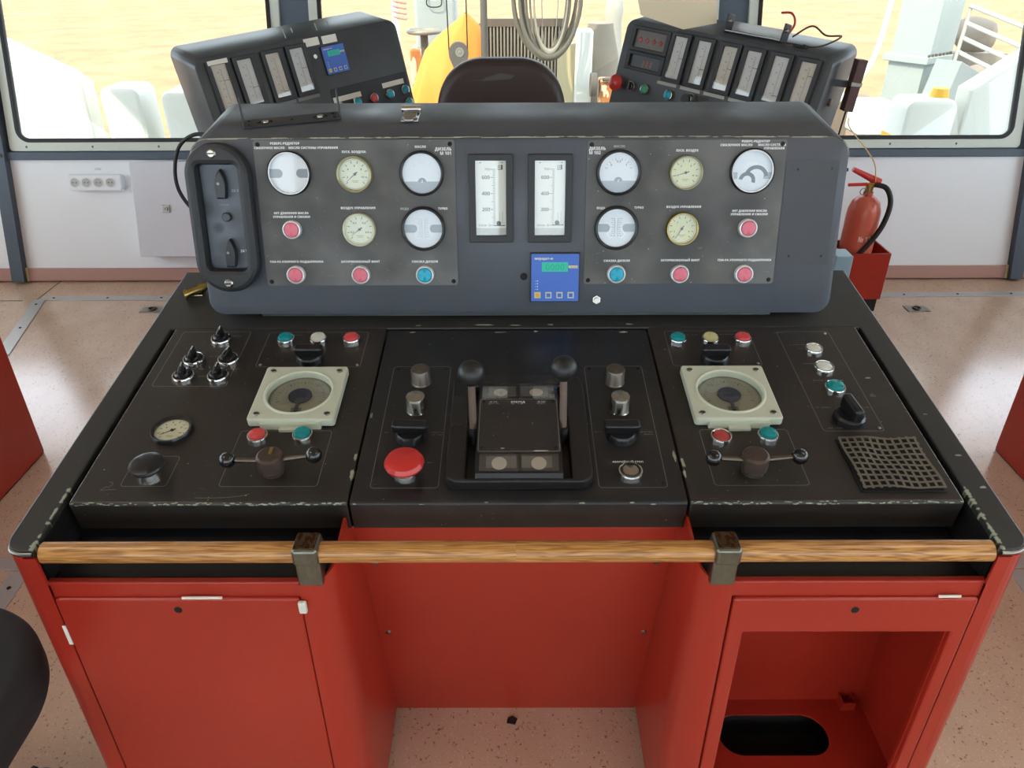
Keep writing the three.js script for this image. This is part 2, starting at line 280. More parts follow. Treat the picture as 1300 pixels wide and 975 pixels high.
for (const s of [-1, 1]) {
  const cab = tag(group('console_cabinet', scene, [0, 0, 0]), s < 0 ? 'red steel console cabinet with a closed plain door' : 'red steel console cabinet with an open-framed door and empty compartment', 'cabinet');
  mesh('body', cabinetBody(s), M.red, cab);
  mesh('top_rail', boxUV(merge([rbox(0.372, 0.03, 0.012, 0.003, s * 0.49, 0.636, -0.806)]), 1.3), M.red, cab);
  mesh('bottom_panel', box(0.44, 0.01, 0.74, s * 0.486, 0.025, -1.175), M.red, cab);
  for (const y of [0.28]) mesh('stile', boxUV(box(0.03, 0.6, 0.006, s * 0.66, y + 0.05, -0.806), 1.3), M.red, cab);
  if (s < 0) {
    const d = mesh('door', boxUV(upright(rrect(-0.6685, -0.313, 0.06, 0.624, 0.006), 0.014, 0.003, -0.808), 1 / 0.8), M.red, cab);
    mesh('keyhole', new THREE.CircleGeometry(0.006, 16).translate(-0.493, 0.603, -0.7935), M.slot, d);
    mesh('catch', rbox(0.012, 0.022, 0.008, 0.003, -0.309, 0.612, -0.79), M.whiteCap, d);
    mesh('sticker', box(0.058, 0.004, 0.002, -0.453, 0.628, -0.793), M.paper, d);
    mesh('hinge_leaf', box(0.006, 0.04, 0.003, -0.672, 0.548, -0.797), M.paper, d);
    mesh('inner_wall', box(0.36, 0.56, 0.004, -0.49, 0.34, -0.83), M.red, cab);
  } else {
    const sh = rrect(0.3145, 0.6685, 0.05, 0.622, 0.005); sh.holes.push(rrect(0.338, 0.647, 0.13, 0.553, 0.002, new THREE.Path()));
    const d = mesh('door', boxUV(upright(sh, 0.016, 0.003, -0.81), 1 / 0.8), M.red, cab);
    mesh('keyhole', new THREE.CircleGeometry(0.006, 16).translate(0.494, 0.6, -0.7935), M.slot, d);
    mesh('sticker', box(0.032, 0.004, 0.002, 0.655 - 0.03, 0.626, -0.795), M.paper, d);
    const fl = rrect(0.3, 0.692, 0.83, 1.01, 0); fl.holes.push(rrect(0.391, 0.602, 0.887, 0.976, 0.042, new THREE.Path()));
    mesh('compartment_floor', boxUV(plate(fl, 0.004, 0, 0.111), 1.3), M.red, cab);
    mesh('dark_hole_liner', merge([box(0.23, 0.002, 0.11, 0.4965, 0.035, -0.9315), box(0.23, 0.075, 0.002, 0.4965, 0.072, -0.877), box(0.23, 0.075, 0.002, 0.4965, 0.072, -0.986), box(0.002, 0.075, 0.11, 0.382, 0.072, -0.9315), box(0.002, 0.075, 0.11, 0.611, 0.072, -0.9315)]), M.rubber, cab);  // black liner added under the oval hole so it reads as deep shade
    mesh('compartment_back', boxUV(box(0.4, 0.52, 0.004, 0.495, 0.37, -1.012), 1.3), M.red, cab);
    mesh('compartment_side', boxUV(merge([box(0.004, 0.52, 0.19, 0.694, 0.37, -0.92), box(0.004, 0.52, 0.19, 0.3, 0.37, -0.92), box(0.4, 0.004, 0.2, 0.495, 0.628, -0.915)]), 1.3), M.red, cab);
    mesh('lug', boxUV(merge([box(0.026, 0.022, 0.003, 0.66, 0.126, -0.985), box(0.003, 0.022, 0.025, 0.648, 0.126, -0.997), box(0.003, 0.022, 0.025, 0.672, 0.126, -0.997)]), 1.3), M.red, cab);
  }
}
{ // kneehole panel
  const k = tag(group('kneehole_panel', scene, [0, 0, -1.08]), 'red sheet panel closing the knee space between the cabinets', 'panel');
  k.rotation.x = Math.atan2(1.08 - 0.925, 0.67);
  mesh('sheet', boxUV(box(0.515, 0.685, 0.006, 0, 0.3425, 0), 1 / 0.8), M.red, k);
  for (const [x, y] of [[-0.195, 0.672], [0.178, 0.672], [-0.235, 0.56], [0.235, 0.56], [-0.24, 0.33], [0.24, 0.33]]) mesh('screw', lathe([[0, 0.004], [0.004, 0.0035], [0.0055, 0]], 12).rotateX(PI / 2).translate(x, y, 0.003), M.screw, k);
  tag(mesh('floor_chip', new THREE.ExtrudeGeometry(poly([[-0.012, -0.006], [0.006, -0.01], [0.011, 0.004], [0, 0.011], [-0.01, 0.006]]), { depth: 0.002, bevelEnabled: false }).rotateX(-PI / 2), M.matte, scene, [-0.008, 0.0005, -1.045]), 'small dark flake lying on the floor in the knee space', 'debris');
}
{ // desk surround
  const d = tag(deskFrame(group('console_desk')), 'black steel desk frame around the control panels with a gutter in front', 'desk');
  const rim = new THREE.Shape();
  rim.moveTo(-0.674, -0.089); rim.lineTo(-0.674, 0.463); rim.lineTo(0.674, 0.463); rim.lineTo(0.674, -0.089); rim.lineTo(0.69, -0.089); rim.absarc(0.691, -0.061, 0.027, -PI / 2, 0); rim.lineTo(0.718, 0.685); rim.lineTo(-0.718, 0.685); rim.lineTo(-0.718, -0.061); rim.absarc(-0.691, -0.061, 0.027, PI, 1.5 * PI); rim.lineTo(-0.674, -0.089);
  const RU = [-0.72, 0.72, -0.1, 0.69];
  const rt = panelTex(...RU, 1400, '#2b2b2b', (k) => {
    k.grime(60, '#4b463f', 0.12, 0.03, 0.1); k.dots(120); k.scratch(60);
    for (const s of [-1, 1]) { for (let v = -0.085; v < 0.03; v += 0.006) if (rnd() > 0.35) k.chip(s * 0.677, v, rr_(0.004, 0.012), rr_(0.006, 0.014)); }
    for (const [u, v, w, h] of [[-0.06, 0.474, 0.05, 0.007], [0.0, 0.472, 0.03, 0.006], [0.07, 0.474, 0.014, 0.008], [0.225, 0.475, 0.02, 0.006], [-0.19, 0.472, 0.014, 0.005], [0.7, 0.1, 0.015, 0.005], [0.69, 0.2, 0.01, 0.004], [0.705, 0.03, 0.014, 0.006]]) k.chip(u, v, w, h, '#b8b5a4');
  });
  mesh('rim', bakeUV(plate(rim, 0.014, 0.0025, -0.014, 10), ...RU), texMat(rt, 0.4), d);
  for (const s of [-1, 1]) {
    mesh('corner_strip', tube([[s * 0.676, -0.007, 0.0885], [s * 0.692, -0.007, 0.0885], [s * 0.71, -0.007, 0.081], [s * 0.7175, -0.007, 0.062]], 0.0035, 16, 6), M.steel, d);
    mesh('side_cheek', box(0.003, 0.08, 0.56, s * 0.6745, -0.05, -0.195), M.black, d);
    const gt = mesh('gutter', boxUV(merge([plate(s > 0 ? rrect(0.2665, 0.672, -0.084, 0.034, [0.052, 0, 0, 0]) : rrect(-0.672, -0.2665, -0.084, 0.034, [0, 0.052, 0, 0]), 0.004, 0, -0.079), box(0.404, 0.03, 0.004, s * 0.47, -0.062, -0.032)]), 1.2), M.black, d); gt.rotation.x = -0.02;
  }
  mesh('under_tray', box(1.34, 0.004, 0.5, 0, -0.06, -0.26), M.matte, d);
}

// ---------------------------------------------------------------- small fittings, built on a panel frame (x = u, y = normal, z = -v)
function screwHead(parent, u, v, y = 0, r = 0.005, mat = M.screw) {
  const g = mesh('screw', lathe([[0, 0.0022], [r * 0.7, 0.002], [r, 0.0008], [r, 0]], 14), mat, parent, [u, y, -v]);
  if (r > 0.0048) { const s = mesh('slot', box(r * 1.7, 0.0006, r * 0.3, 0, 0.0021, 0), M.slot, g.parent === parent ? parent : parent, [u, y + 0.0002, -v]); s.rotation.y = rr_(0, 3); }
  return g;
}
const bezelGeo = (r) => lathe([[r * 0.78, 0.001], [r * 0.78, 0.0095], [r * 0.84, 0.011], [r * 0.93, 0.0105], [r, 0.008], [r, 0]], 36);
function pushButton(p, u, v, cap, o = {}) {
  const r = o.r ?? 0.0172, h = o.h ?? 0.016, g = group('push_button', p, [u, o.y ?? 0, -v]);
  mesh('bezel', bezelGeo(r), o.ring ?? M.chrome, g);
  const c = r * 0.76, b = lathe([[0, h], [c * 0.8, h], [c * 0.95, h - 0.0012], [c, h - 0.003], [c, 0.001]], 32);
  mesh('cap', b, cap, g); return g;
}
function rotaryKnob(p, u, v, turn = 0.2) {
  const g = group('rotary_knob', p, [u, 0, -v]);
  mesh('bezel', bezelGeo(0.0198), M.chrome, g);
  const k = mesh('knob', merge([lathe([[0, 0.016], [0.0115, 0.016], [0.014, 0.013], [0.0145, 0.006]], 24), rbox(0.008, 0.016, 0.03, 0.003, 0, 0.019, 0)]), M.plastic, g); k.rotation.y = turn;
  mesh('pointer_mark', box(0.0014, 0.0006, 0.012, 0, 0.0272, -0.008), M.whiteCap, g).rotation.y = turn;
}
function barSwitch(p, u, v, w = 0.056, turn = 0) {
  const g = group('selector_switch', p, [u, 0, -v]); g.rotation.y = turn;
  mesh('base', lathe([[0, 0.012], [0.021, 0.012], [0.024, 0.008], [0.025, 0]], 28), M.plastic, g);
  mesh('grip', rbox(w, 0.018, 0.02, 0.005, 0, 0.019, -0.002), M.plastic, g);
}
function metalKnob(p, u, v, mat) { const g = mesh('metal_knob', lathe([[0, 0.03], [0.011, 0.0297], [0.0155, 0.0285], [0.017, 0.0255], [0.0172, 0.002], [0.0185, 0]], 36), mat, p, [u, 0, -v]); return g; }
function needleGeo(len, w, back = 0.3) { return new THREE.ExtrudeGeometry(poly([[-back * len, -w], [-back * len, w], [0, w * 0.7], [len, w * 0.2], [len, -w * 0.2], [0, -w * 0.7]]), { depth: 0.0006, bevelEnabled: false }).rotateX(-PI / 2); }
function roundGauge(p, u, v, r, o) {
  const g = group(o.name ?? 'round_gauge', p, [u, 0, -v]), ri = r * (o.inner ?? 0.86), h = o.h ?? 0.009;
  mesh('rim', lathe([[ri, 0.002], [ri, h - 0.001], [ri + (r - ri) * 0.3, h], [r * 0.96, h], [r, h - 0.002], [r, 0]], 48), o.rim, g);
  if (o.lip) mesh('inner_ring', lathe([[ri * 0.93, h - 0.002], [ri * 0.95, h - 0.0005], [ri * 0.985, h - 0.0005], [ri, h - 0.002]], 48), o.lip, g);
  mesh('dial', new THREE.CircleGeometry(ri, 48).rotateX(-PI / 2).translate(0, 0.002, 0), texMat(o.tex, 0.6), g);
  for (const [a, l, x, z] of o.needles ?? []) { const n = mesh('needle', needleGeo(l * ri, ri * 0.035), M.needle, g, [x * ri, 0.0034, -z * ri]); n.rotation.y = a * D2R; }
  if (o.hub) mesh('hub', cyl(ri * 0.09, ri * 0.08, 0.002, 14, 0, 0.003, 0), M.needle, g);
  mesh('glass', new THREE.CircleGeometry(ri, 40).rotateX(-PI / 2).translate(0, h - 0.002, 0), M.glass, g);
  return g;
}
function dialTex(base, draw) { return canvasTex(384, 384, (c) => { c.fillStyle = base; c.fillRect(0, 0, 384, 384); c.translate(192, 192); draw(c); }); }
const pol = (c, a, r) => [Math.cos(a * D2R) * r, -Math.sin(a * D2R) * r];
function ticks(c, a0, a1, n, r0, r1, w, col, skip) { c.strokeStyle = col; for (let i = 0; i <= n; i++) { const a = a0 + (a1 - a0) * i / n, q = skip && i % skip ? (r0 + r1) / 2 : r0; c.lineWidth = skip && i % skip ? w * 0.6 : w; c.beginPath(); c.moveTo(...pol(c, a, q)); c.lineTo(...pol(c, a, r1)); c.stroke(); } }
const manoTex = (nums, base = '#d5d8bf') => dialTex(base, (c) => {
  c.strokeStyle = '#3b3f38'; c.lineWidth = 2; c.beginPath(); c.arc(0, 0, 178, 0, 7); c.stroke();
  ticks(c, 225, -45, 9, 132, 164, 7, '#23271f'); c.fillStyle = '#2a2e26'; c.font = 'bold 34px sans-serif'; c.textAlign = 'center'; c.textBaseline = 'middle';
  nums.forEach((t, i) => c.fillText(t, ...pol(c, 200 - i * 220 / (nums.length - 1), 102)));
  c.globalAlpha = 0.3; c.fillRect(-46, 78, 92, 10); c.fillRect(-30, 96, 60, 8);
});
const manoA = manoTex(['2', '4', '6', '8', '10']), manoB = manoTex(['0,2', '0,4', '0,6', '0,8']), manoC = manoTex(['1', '2', '3', '4'], '#d0d1a4');
const lugs = (c) => { c.fillStyle = '#8e969f'; for (const s of [-1, 1]) { c.beginPath(); c.arc(s * 104, 0, 40, 0, 7); c.fill(); c.fillRect(s > 0 ? 104 : -192, -40, 88, 80); } };
const twinTex = (strong) => dialTex('#d3d9e0', (c) => {  // pale base paints the window reflected in the glass onto the dial
  lugs(c); c.globalAlpha = strong; const col = '#f5f8fa', dk = '#4a525b';
  for (const s of [-1, 1]) { c.save(); c.scale(s, 1); c.strokeStyle = col; c.lineWidth = 5; c.fillStyle = '#aab2bb'; c.beginPath(); c.moveTo(14, 10); c.bezierCurveTo(16, 60, 40, 96, 58, 104); c.lineTo(92, 62); c.bezierCurveTo(70, 40, 56, 20, 60, 0); c.stroke(); c.strokeStyle = dk; c.lineWidth = 4; for (let i = 0; i < 9; i++) { c.beginPath(); const y = -96 + i * 22, x = 20 + Math.abs(y) * 0.12; c.moveTo(x, y); c.lineTo(x + (i % 2 ? 16 : 26), y); c.stroke(); } c.beginPath(); c.moveTo(20, -100); c.quadraticCurveTo(6, 0, 20, 86); c.stroke(); c.restore(); }
});
const twinFaint = twinTex(0.35), twinClear = twinTex(0.9), lugTex = dialTex('#dfe4e8', (c) => lugs(c));  // lug dial likewise whitened by a painted-in glass reflection
const arcTex = (strong) => dialTex('#d9dfe6', (c) => {  // dial colour kept pale to carry the bright reflection on its glass
  c.fillStyle = '#9aa4af'; c.beginPath(); c.arc(0, 0, 192, 24 * D2R, 156 * D2R); c.fill(); c.fillStyle = '#838d98'; c.beginPath(); c.arc(0, 84, 42, PI, 0); c.fill();
  c.globalAlpha = strong; ticks(c, 160, 20, 10, 118, 142, 5, '#47505a', 2); c.fillStyle = '#39424c'; c.font = 'bold 30px sans-serif'; c.textAlign = 'center'; ['0', '0,5', '1'].forEach((t, i) => c.fillText(t, ...pol(c, 140 - i * 50, 96)));
  c.globalAlpha = 0.9; c.fillStyle = '#eef2f5'; c.font = 'bold 34px sans-serif'; c.fillText('2', 0, 88);
});
const arcFaint = arcTex(0.12), arcClear = arcTex(0.75);
const comboTex = dialTex('#d3dae2', (c) => { c.fillStyle = '#9aa4af'; c.fillRect(-192, 10, 60, 60); c.fillRect(110, 10, 82, 60); c.strokeStyle = '#545d68'; c.lineWidth = 34; c.beginPath(); c.arc(-40, 84, 60, PI * 1.05, PI * 2.1); c.stroke(); c.beginPath(); c.arc(40, 60, 96, PI * 1.1, PI * 1.95); c.stroke(); c.strokeStyle = '#eef2f5'; ticks(c, 150, 60, 8, 60, 84, 5, '#f1f4f6', 2); });  // pale ground includes the sky glare of the cover glass
// edgewise meters
const scaleTex = (style) => canvasTex(220, 540, (c) => {
  c.fillStyle = style.base; c.fillRect(0, 0, 220, 540); c.fillStyle = '#b9b9b2'; if (style.foot) c.fillRect(0, 488, 220, 52);
  c.fillStyle = '#2d2f2d'; c.strokeStyle = '#2d2f2d'; c.font = 'bold 36px sans-serif'; c.textAlign = 'right'; c.textBaseline = 'middle';
  for (let i = 0; i <= 35; i++) { const y = 468 - i * 11.6, L = i % 10 === 0 || i === 35 ? 34 : i % 5 === 0 ? 26 : 16; c.lineWidth = 3; c.beginPath(); c.moveTo(142 - L, y); c.lineTo(142, y); c.stroke(); }
  style.nums.forEach(([t, y, f]) => { c.font = (f ? '24px' : 'bold 36px') + ' sans-serif'; c.fillText(t, 104, y); });
  if (style.foot) { c.lineWidth = 3; c.strokeRect(164, 36, 14, 14); c.fillRect(184, 30, 12, 30); c.fillRect(160, 60, 36, 5); c.fillRect(28, 14, 16, 4); c.fillRect(184, 14, 16, 4); c.globalAlpha = 0.5; for (let i = 0; i < 6; i++) c.fillRect(168, 376 + i * 12, 6, 5); for (let i = 0; i < 8; i++) c.fillRect(190, 370 + i * 11, 6, 5); }
});
const rpmTex = scaleTex({ base: '#dedfd6', foot: 1, nums: [['700', 62, 1], ['600', 120], ['400', 236], ['200', 352], ['t/min  0', 468, 1]] });
const loadTex = scaleTex({ base: '#cfc9bd', nums: [['150', 90, 1], ['100', 190, 1], ['50', 290, 1], ['30', 380, 1], ['10', 460, 1]] }), loadTexB = scaleTex({ base: '#d2d4d2', nums: [['150', 90, 1], ['100', 190, 1], ['50', 330, 1], ['25', 440, 1]] });
function edgeMeter(p, u, v, o) {                          // u, v: centre of the window
  const w = o.w ?? 0.0285, h = o.hh ?? 0.0685, fw = o.fw ?? 0.0415, f0 = o.f0 ?? -0.082, f1 = o.f1 ?? 0.08, H = o.h ?? 0.009, g = group('edgewise_meter', p, [u, o.y ?? 0, -v]);
  const sh = rrect(-fw, fw, f0, f1, 0.002); sh.holes.push(rrect(-w, w, -h, h, 0.001, new THREE.Path()));
  mesh('frame', plate(sh, H, 0.0015, 0), M.housingDark, g);
  mesh('scale_plate', bakeUV(plate(rrect(-w, w, -h, h, 0), 0.001, 0, 0.001), -w, w, -h, h), texMat(o.tex, 0.55), g);
  mesh('needle', rbox(w * 0.75, 0.0008, 0.0016, 0.0003, w * 0.55, 0.0032, -o.at), M.needle, g);
  if (o.boss) mesh('needle_boss', lathe([[0, 0.003], [0.0045, 0.003], [0.0045, 0.002]], 16).translate(w * 0.5, 0, -o.at - 0.004), M.needle, g);
  mesh('glass', plate(rrect(-w, w, -h, h, 0), 0.001, 0, H - 0.003), M.glass, g);
}
const meterTex = canvasTex(420, 420, (c) => {
  c.fillStyle = '#3b68c4'; c.fillRect(0, 0, 420, 420); c.fillStyle = '#e8e3b4'; c.font = 'bold 30px sans-serif'; c.textBaseline = 'middle'; c.fillText('мерадат-м', 28, 38);
  c.fillStyle = '#0cbf9f'; c.fillRect(92, 72, 232, 84); c.fillStyle = '#08a58c'; c.font = 'bold 72px monospace'; c.fillText('0000', 122, 116);
  c.fillStyle = '#e5d995'; c.fillRect(330, 102, 78, 22); c.fillStyle = '#6b6a58'; c.font = 'bold 18px sans-serif'; c.fillText('об/мин', 336, 113);
  c.fillStyle = '#b9c8e4'; c.font = '14px sans-serif'; for (let i = 0; i < 4; i++) { c.fillRect(34, 236 + i * 25, 8, 5); c.fillRect(50, 232 + i * 25, 10, 11); }
});
function digitalMeter(p, u, v, y = 0) {
  const g = group('digital_meter', p, [u, y, -v]), s = 0.048;
  mesh('case', plate(rrect(-s, s, -s, s, 0.002), 0.007, 0.001, 0), M.housingDark, g);
  mesh('face', bakeUV(plate(rrect(-s + 0.002, s - 0.002, -s + 0.002, s - 0.002, 0.001), 0.001, 0, 0.0066), -s + 0.002, s - 0.002, -s + 0.002, s - 0.002), texMat(meterTex, 0.4), g);
  [-0.034, -0.0125, 0.009, 0.031].forEach((x, i) => { const k = mesh('key', rbox(0.0125, 0.002, 0.0125, 0.0008, x, 0.008, 0.034), i ? M.cream : M.yellowCap, g); mesh('key_mark', box(0.0075, 0.0006, 0.0075, x, 0.0091, 0.034), i ? M.bluePanel : M.yellow, g); });
}
function gripHub(p, u, v, turn, mark) {                    // round hub with two ball-ended arms
  const g = group('spoke_handle', p, [u, 0, -v]);
  mesh('hub', lathe([[0, 0.036], [0.0165, 0.036], [0.0198, 0.0335], [0.0207, 0.03], [0.0207, 0.011], [0.0175, 0.007], [0.0175, 0]], 40), M.wornHub, g);
  if (mark) mesh('index_mark', box(0.005, 0.0006, 0.015, 0.001, 0.0362, -0.008), M.brass, g);
  for (const s of [-1, 1]) {
    const a = turn, e = [s * (s < 0 ? 0.064 : 0.067) * Math.cos(a), 0.028 + (s < 0 ? 0 : 0.002), -s * 0.067 * Math.sin(a)];
    mesh('arm', rod([s * 0.018 * Math.cos(a), 0.024, -s * 0.018 * Math.sin(a)], e, 0.0045, 0.0035), M.wornSteel, g);
    mesh('ball_grip', ball(0.0125, ...e, 24), M.ball, g);
  }
}
M.wornHub = std(0x5e5049, 0.42, 0.55, { map: mottle });
const repeaterTex = dialTex('#6d7262', (c) => { c.fillStyle = '#87897a'; c.beginPath(); c.arc(0, 0, 168, 0, 7); c.fill(); ticks(c, 200, -20, 24, 120, 140, 4, '#2b2d28', 4); c.globalAlpha = 0.6; c.fillStyle = '#33362f'; c.fillRect(-30, 96, 60, 44); });
function repeater(p, u, v) {                               // square cream bezel with a sunken round dial
  const g = group('rudder_indicator', p, [u, 0, -v]), s = 0.0725;
  const sh = rrect(-s, s, -s, s, 0.006); sh.holes.push(circle(0, 0, 0.0575, new THREE.Path()));
  mesh('bezel', plate(sh, 0.016, 0.0025, 0.002, 32), M.cream, g);
  mesh('collar', lathe([[0.0545, 0.006], [0.0548, 0.0185], [0.0575, 0.0198], [0.061, 0.0178]], 56), M.cream, g);
  mesh('dial', new THREE.CircleGeometry(0.0575, 48).rotateX(-PI / 2).translate(0, 0.0065, 0), texMat(repeaterTex, 0.6), g);
  mesh('pointer_disc', merge([cyl(0.02, 0.02, 0.002, 28, 0, 0.008, 0), box(0.005, 0.002, 0.05, 0, 0.009, 0.016)]), std(0x262c3c, 0.5), g);
  mesh('glass', new THREE.CircleGeometry(0.0546, 48).rotateX(-PI / 2).translate(0, 0.0165, 0), M.glass, g);
  for (const [x, z] of [[-1, -1], [1, -1], [-1, 1], [1, 1]]) { const k = mesh('screw', merge([lathe([[0, 0.02], [0.0045, 0.0198], [0.0058, 0.018]], 14)]), M.screw, g, [x * 0.0585, 0, z * 0.0585]); mesh('screw_slot', box(0.009, 0.0006, 0.0014, x * 0.0585, 0.0201, z * 0.0585), M.slot, g); }
  mesh('front_tab', merge([box(0.1, 0.012, 0.008, 0, 0.006, 0.0735), rbox(0.036, 0.006, 0.008, 0.001, 0, 0.003, 0.081)]), M.cream, g);
}

// ---------------------------------------------------------------- the three control panels
function controlPanel(name, label, u0, u1, vb, draw, base = '#2a2725') {  // browner default base paints a ceiling sheen into the side panels
  const g = tag(deskFrame(group(name)), label, 'control panel');
  const ex = [u0, u1, -0.06, vb], t = panelTex(...ex, 2600, base, draw);
  const prof = new THREE.Shape(); prof.moveTo(-vb, 0); prof.lineTo(-0.006, 0); prof.absarc(-0.006, -0.006, 0.006, PI / 2, 0, true); prof.lineTo(0, -0.054); prof.lineTo(-vb, -0.054); prof.lineTo(-vb, 0);
  const e = new THREE.ExtrudeGeometry(prof, { depth: u1 - u0 - 0.003, bevelEnabled: true, bevelSize: 0.0012, bevelThickness: 0.0015, bevelOffset: -0.0012, bevelSegments: 2, curveSegments: 6 });
  // profile x -> local z, extrude -> x
  e.translate(0, 0, 0.0015).applyMatrix4(new THREE.Matrix4().makeBasis(new THREE.Vector3(0, 0, 1), new THREE.Vector3(0, 1, 0), new THREE.Vector3(-1, 0, 0))).translate(u1, 0, 0);
  mesh('panel_sheet', bakeUV(e, ...ex, 1), texMat(t, 0.36, { bumpMap: null }), g);
  return g;
}
const sideWear = (k, u) => { for (let v = 0; v < 0.46; v += 0.004) if (rnd() > 0.12) { k.c.save(); k.c.globalAlpha = rr_(0.4, 0.9); k.c.fillStyle = '#b4b3a6'; k.c.fillRect(k.X(u) - 0.0007 * k.s, k.Y(v + 0.004), rr_(0.0011, 0.0017) * k.s, 0.004 * k.s); k.c.restore(); } };
const edgeChips = (k, u0, u1, a = 1) => { for (let u = u0 + 0.003; u < u1; u += 0.004) if (rnd() < 0.62 * a) k.chip(u, rr_(-0.004, 0.0025), rr_(0.004, 0.012), rr_(0.0015, 0.005), rnd() > 0.5 ? '#94a184' : '#a7ad98'); };
const wear = (k) => { k.grime(40, '#4a433c', 0.22, 0.02, 0.09); k.scratch(70); k.dots(90); };
{
  const g = controlPanel('control_panel', 'black control panel with five pointer knobs, small round gauge and cream framed indicator', -0.664, -0.2505, 0.4615, (k) => {
    wear(k); k.outline(-0.645, -0.513, 0.281, 0.452); k.outline(-0.476, -0.284, 0.338, 0.45); k.outline(-0.602, -0.532, 0.036, 0.102); k.outline(-0.452, -0.302, 0.035, 0.162);
    k.scrib(-0.59, 0.437, 0.06); k.scrib(-0.57, 0.371, 0.045); k.scrib(-0.6, 0.332, 0.03); k.scrib(-0.53, 0.332, 0.03); k.scrib(-0.572, 0.31, 0.035); k.scrib(-0.453, 0.44, 0.04); k.scrib(-0.33, 0.437, 0.03);
    edgeChips(k, -0.664, -0.2505, 0.9); sideWear(k, -0.6634); k.chip(-0.254, 0.1, 0.006, 0.02); k.chip(-0.253, 0.06, 0.008, 0.03);
    k.c.save(); k.c.strokeStyle = '#8b8e86'; k.c.lineWidth = 3; k.c.globalAlpha = 0.7; k.c.beginPath(); k.c.arc(k.X(-0.62), k.Y(0.04), 14, -2, 2.2); k.c.lineTo(k.X(-0.628), k.Y(0.028)); k.c.lineTo(k.X(-0.605), k.Y(0.03)); k.c.stroke(); k.c.beginPath(); k.c.moveTo(k.X(-0.48), k.Y(0.012)); k.c.quadraticCurveTo(k.X(-0.42), k.Y(0.01), k.X(-0.4), k.Y(0.02)); k.c.stroke(); k.c.restore();
  });
  [[-0.5603, 0.418, 0.1], [-0.5916, 0.3524, 0.1], [-0.5275, 0.352, -0.1], [-0.5937, 0.3026, 0.2], [-0.5314, 0.3023, 0.1]].forEach((a) => rotaryKnob(g, ...a));
  pushButton(g, -0.4365, 0.4165, M.teal); pushButton(g, -0.3747, 0.4165, M.whiteCap); pushButton(g, -0.3114, 0.4165, M.redCap);
  barSwitch(g, -0.3802, 0.362, 0.052);
  repeater(g, -0.371, 0.2425);
  pushButton(g, -0.4184, 0.141, M.redCap); pushButton(g, -0.3461, 0.144, M.teal);
  gripHub(g, -0.376, 0.068, 0.06, true);
  roundGauge(g, -0.565, 0.1606, 0.0335, { name: 'pressure_gauge', rim: M.plastic, tex: manoA, inner: 0.83, h: 0.008, needles: [[215, 0.7, 0, 0]], hub: 1 });
  const mb = group('mushroom_button', g, [-0.562, 0, -0.0575]);
  mesh('collar', lathe([[0.012, 0.018], [0.017, 0.014], [0.0185, 0.006], [0.0195, 0]], 32), M.chrome, mb); mesh('cap', lathe([[0, 0.03], [0.019, 0.0298], [0.025, 0.0275], [0.0262, 0.0245], [0.025, 0.021], [0.012, 0.017]], 40), M.plastic, mb);
  for (const [u, v] of [[-0.468, 0.344], [-0.29, 0.343]]) screwHead(g, u, v, 0, 0.0028);
}
{
  const g = controlPanel('control_panel', 'black middle control panel with two ball-topped levers and a red mushroom button', -0.247, 0.255, 0.4537, (k) => {
    wear(k); k.outline(-0.221, -0.1175, 0.031, 0.337); k.outline(0.126, 0.23, 0.031, 0.337);
    k.text('АВАРИЙНЫЙ СТОП', 0.176, 0.087, 5.4, { sx: 0.9 }); k.scrib(-0.215, 0.157, 0.02); k.scrib(-0.142, 0.157, 0.022); k.scrib(-0.136, 0.151, 0.014); k.scrib(0.129, 0.157, 0.02); k.scrib(0.204, 0.157, 0.02); k.scrib(0.21, 0.151, 0.014); k.scrib(-0.15, 0.086, 0.02);
    edgeChips(k, -0.247, 0.255, 0.12); k.chip(-0.243, 0.2, 0.005, 0.02); k.chip(0.251, 0.1, 0.006, 0.03); k.chip(-0.2, 0.448, 0.015, 0.005, '#c9c5b4'); k.chip(-0.03, 0.4475, 0.03, 0.006, '#8d8878'); k.chip(0.04, 0.45, 0.01, 0.006, '#c9c5b4'); k.chip(0.21, 0.447, 0.02, 0.007, '#c9c5b4');
  }, '#202023');  // same black paint, left darker without the painted ceiling sheen
  metalKnob(g, -0.1674, 0.293, M.wornKnob = std(0x8b8176, 0.4, 1, { map: mottle })); metalKnob(g, -0.1683, 0.2165, M.nickel); metalKnob(g, 0.1764, 0.2915, M.wornKnob); metalKnob(g, 0.1765, 0.2155, M.nickel);
  barSwitch(g, -0.1715, 0.148, 0.058, -0.05); barSwitch(g, 0.1725, 0.147, 0.058, 0);
  const mb = group('mushroom_button', g, [-0.1695, 0, -0.0585]);
  mesh('collar', lathe([[0.011, 0.02], [0.0165, 0.014], [0.018, 0.006], [0.019, 0]], 32), M.chrome, mb); mesh('cap', lathe([[0, 0.0385], [0.018, 0.038], [0.027, 0.034], [0.0305, 0.0275], [0.029, 0.023], [0.012, 0.019]], 44), M.redMush, mb);
  const eb = pushButton(g, 0.1761, 0.058, M.nickel, { r: 0.0195, h: 0.0115 }); mesh('dark_ring', lathe([[0.0125, 0.0118], [0.0145, 0.0122], [0.0155, 0.0108]], 32), M.plastic, eb);
  for (const [u, v] of [[-0.212, 0.329], [-0.126, 0.329], [0.134, 0.329], [0.223, 0.329], [-0.214, 0.04], [0.224, 0.04]]) screwHead(g, u, v, 0, 0.0025, M.slot);
}
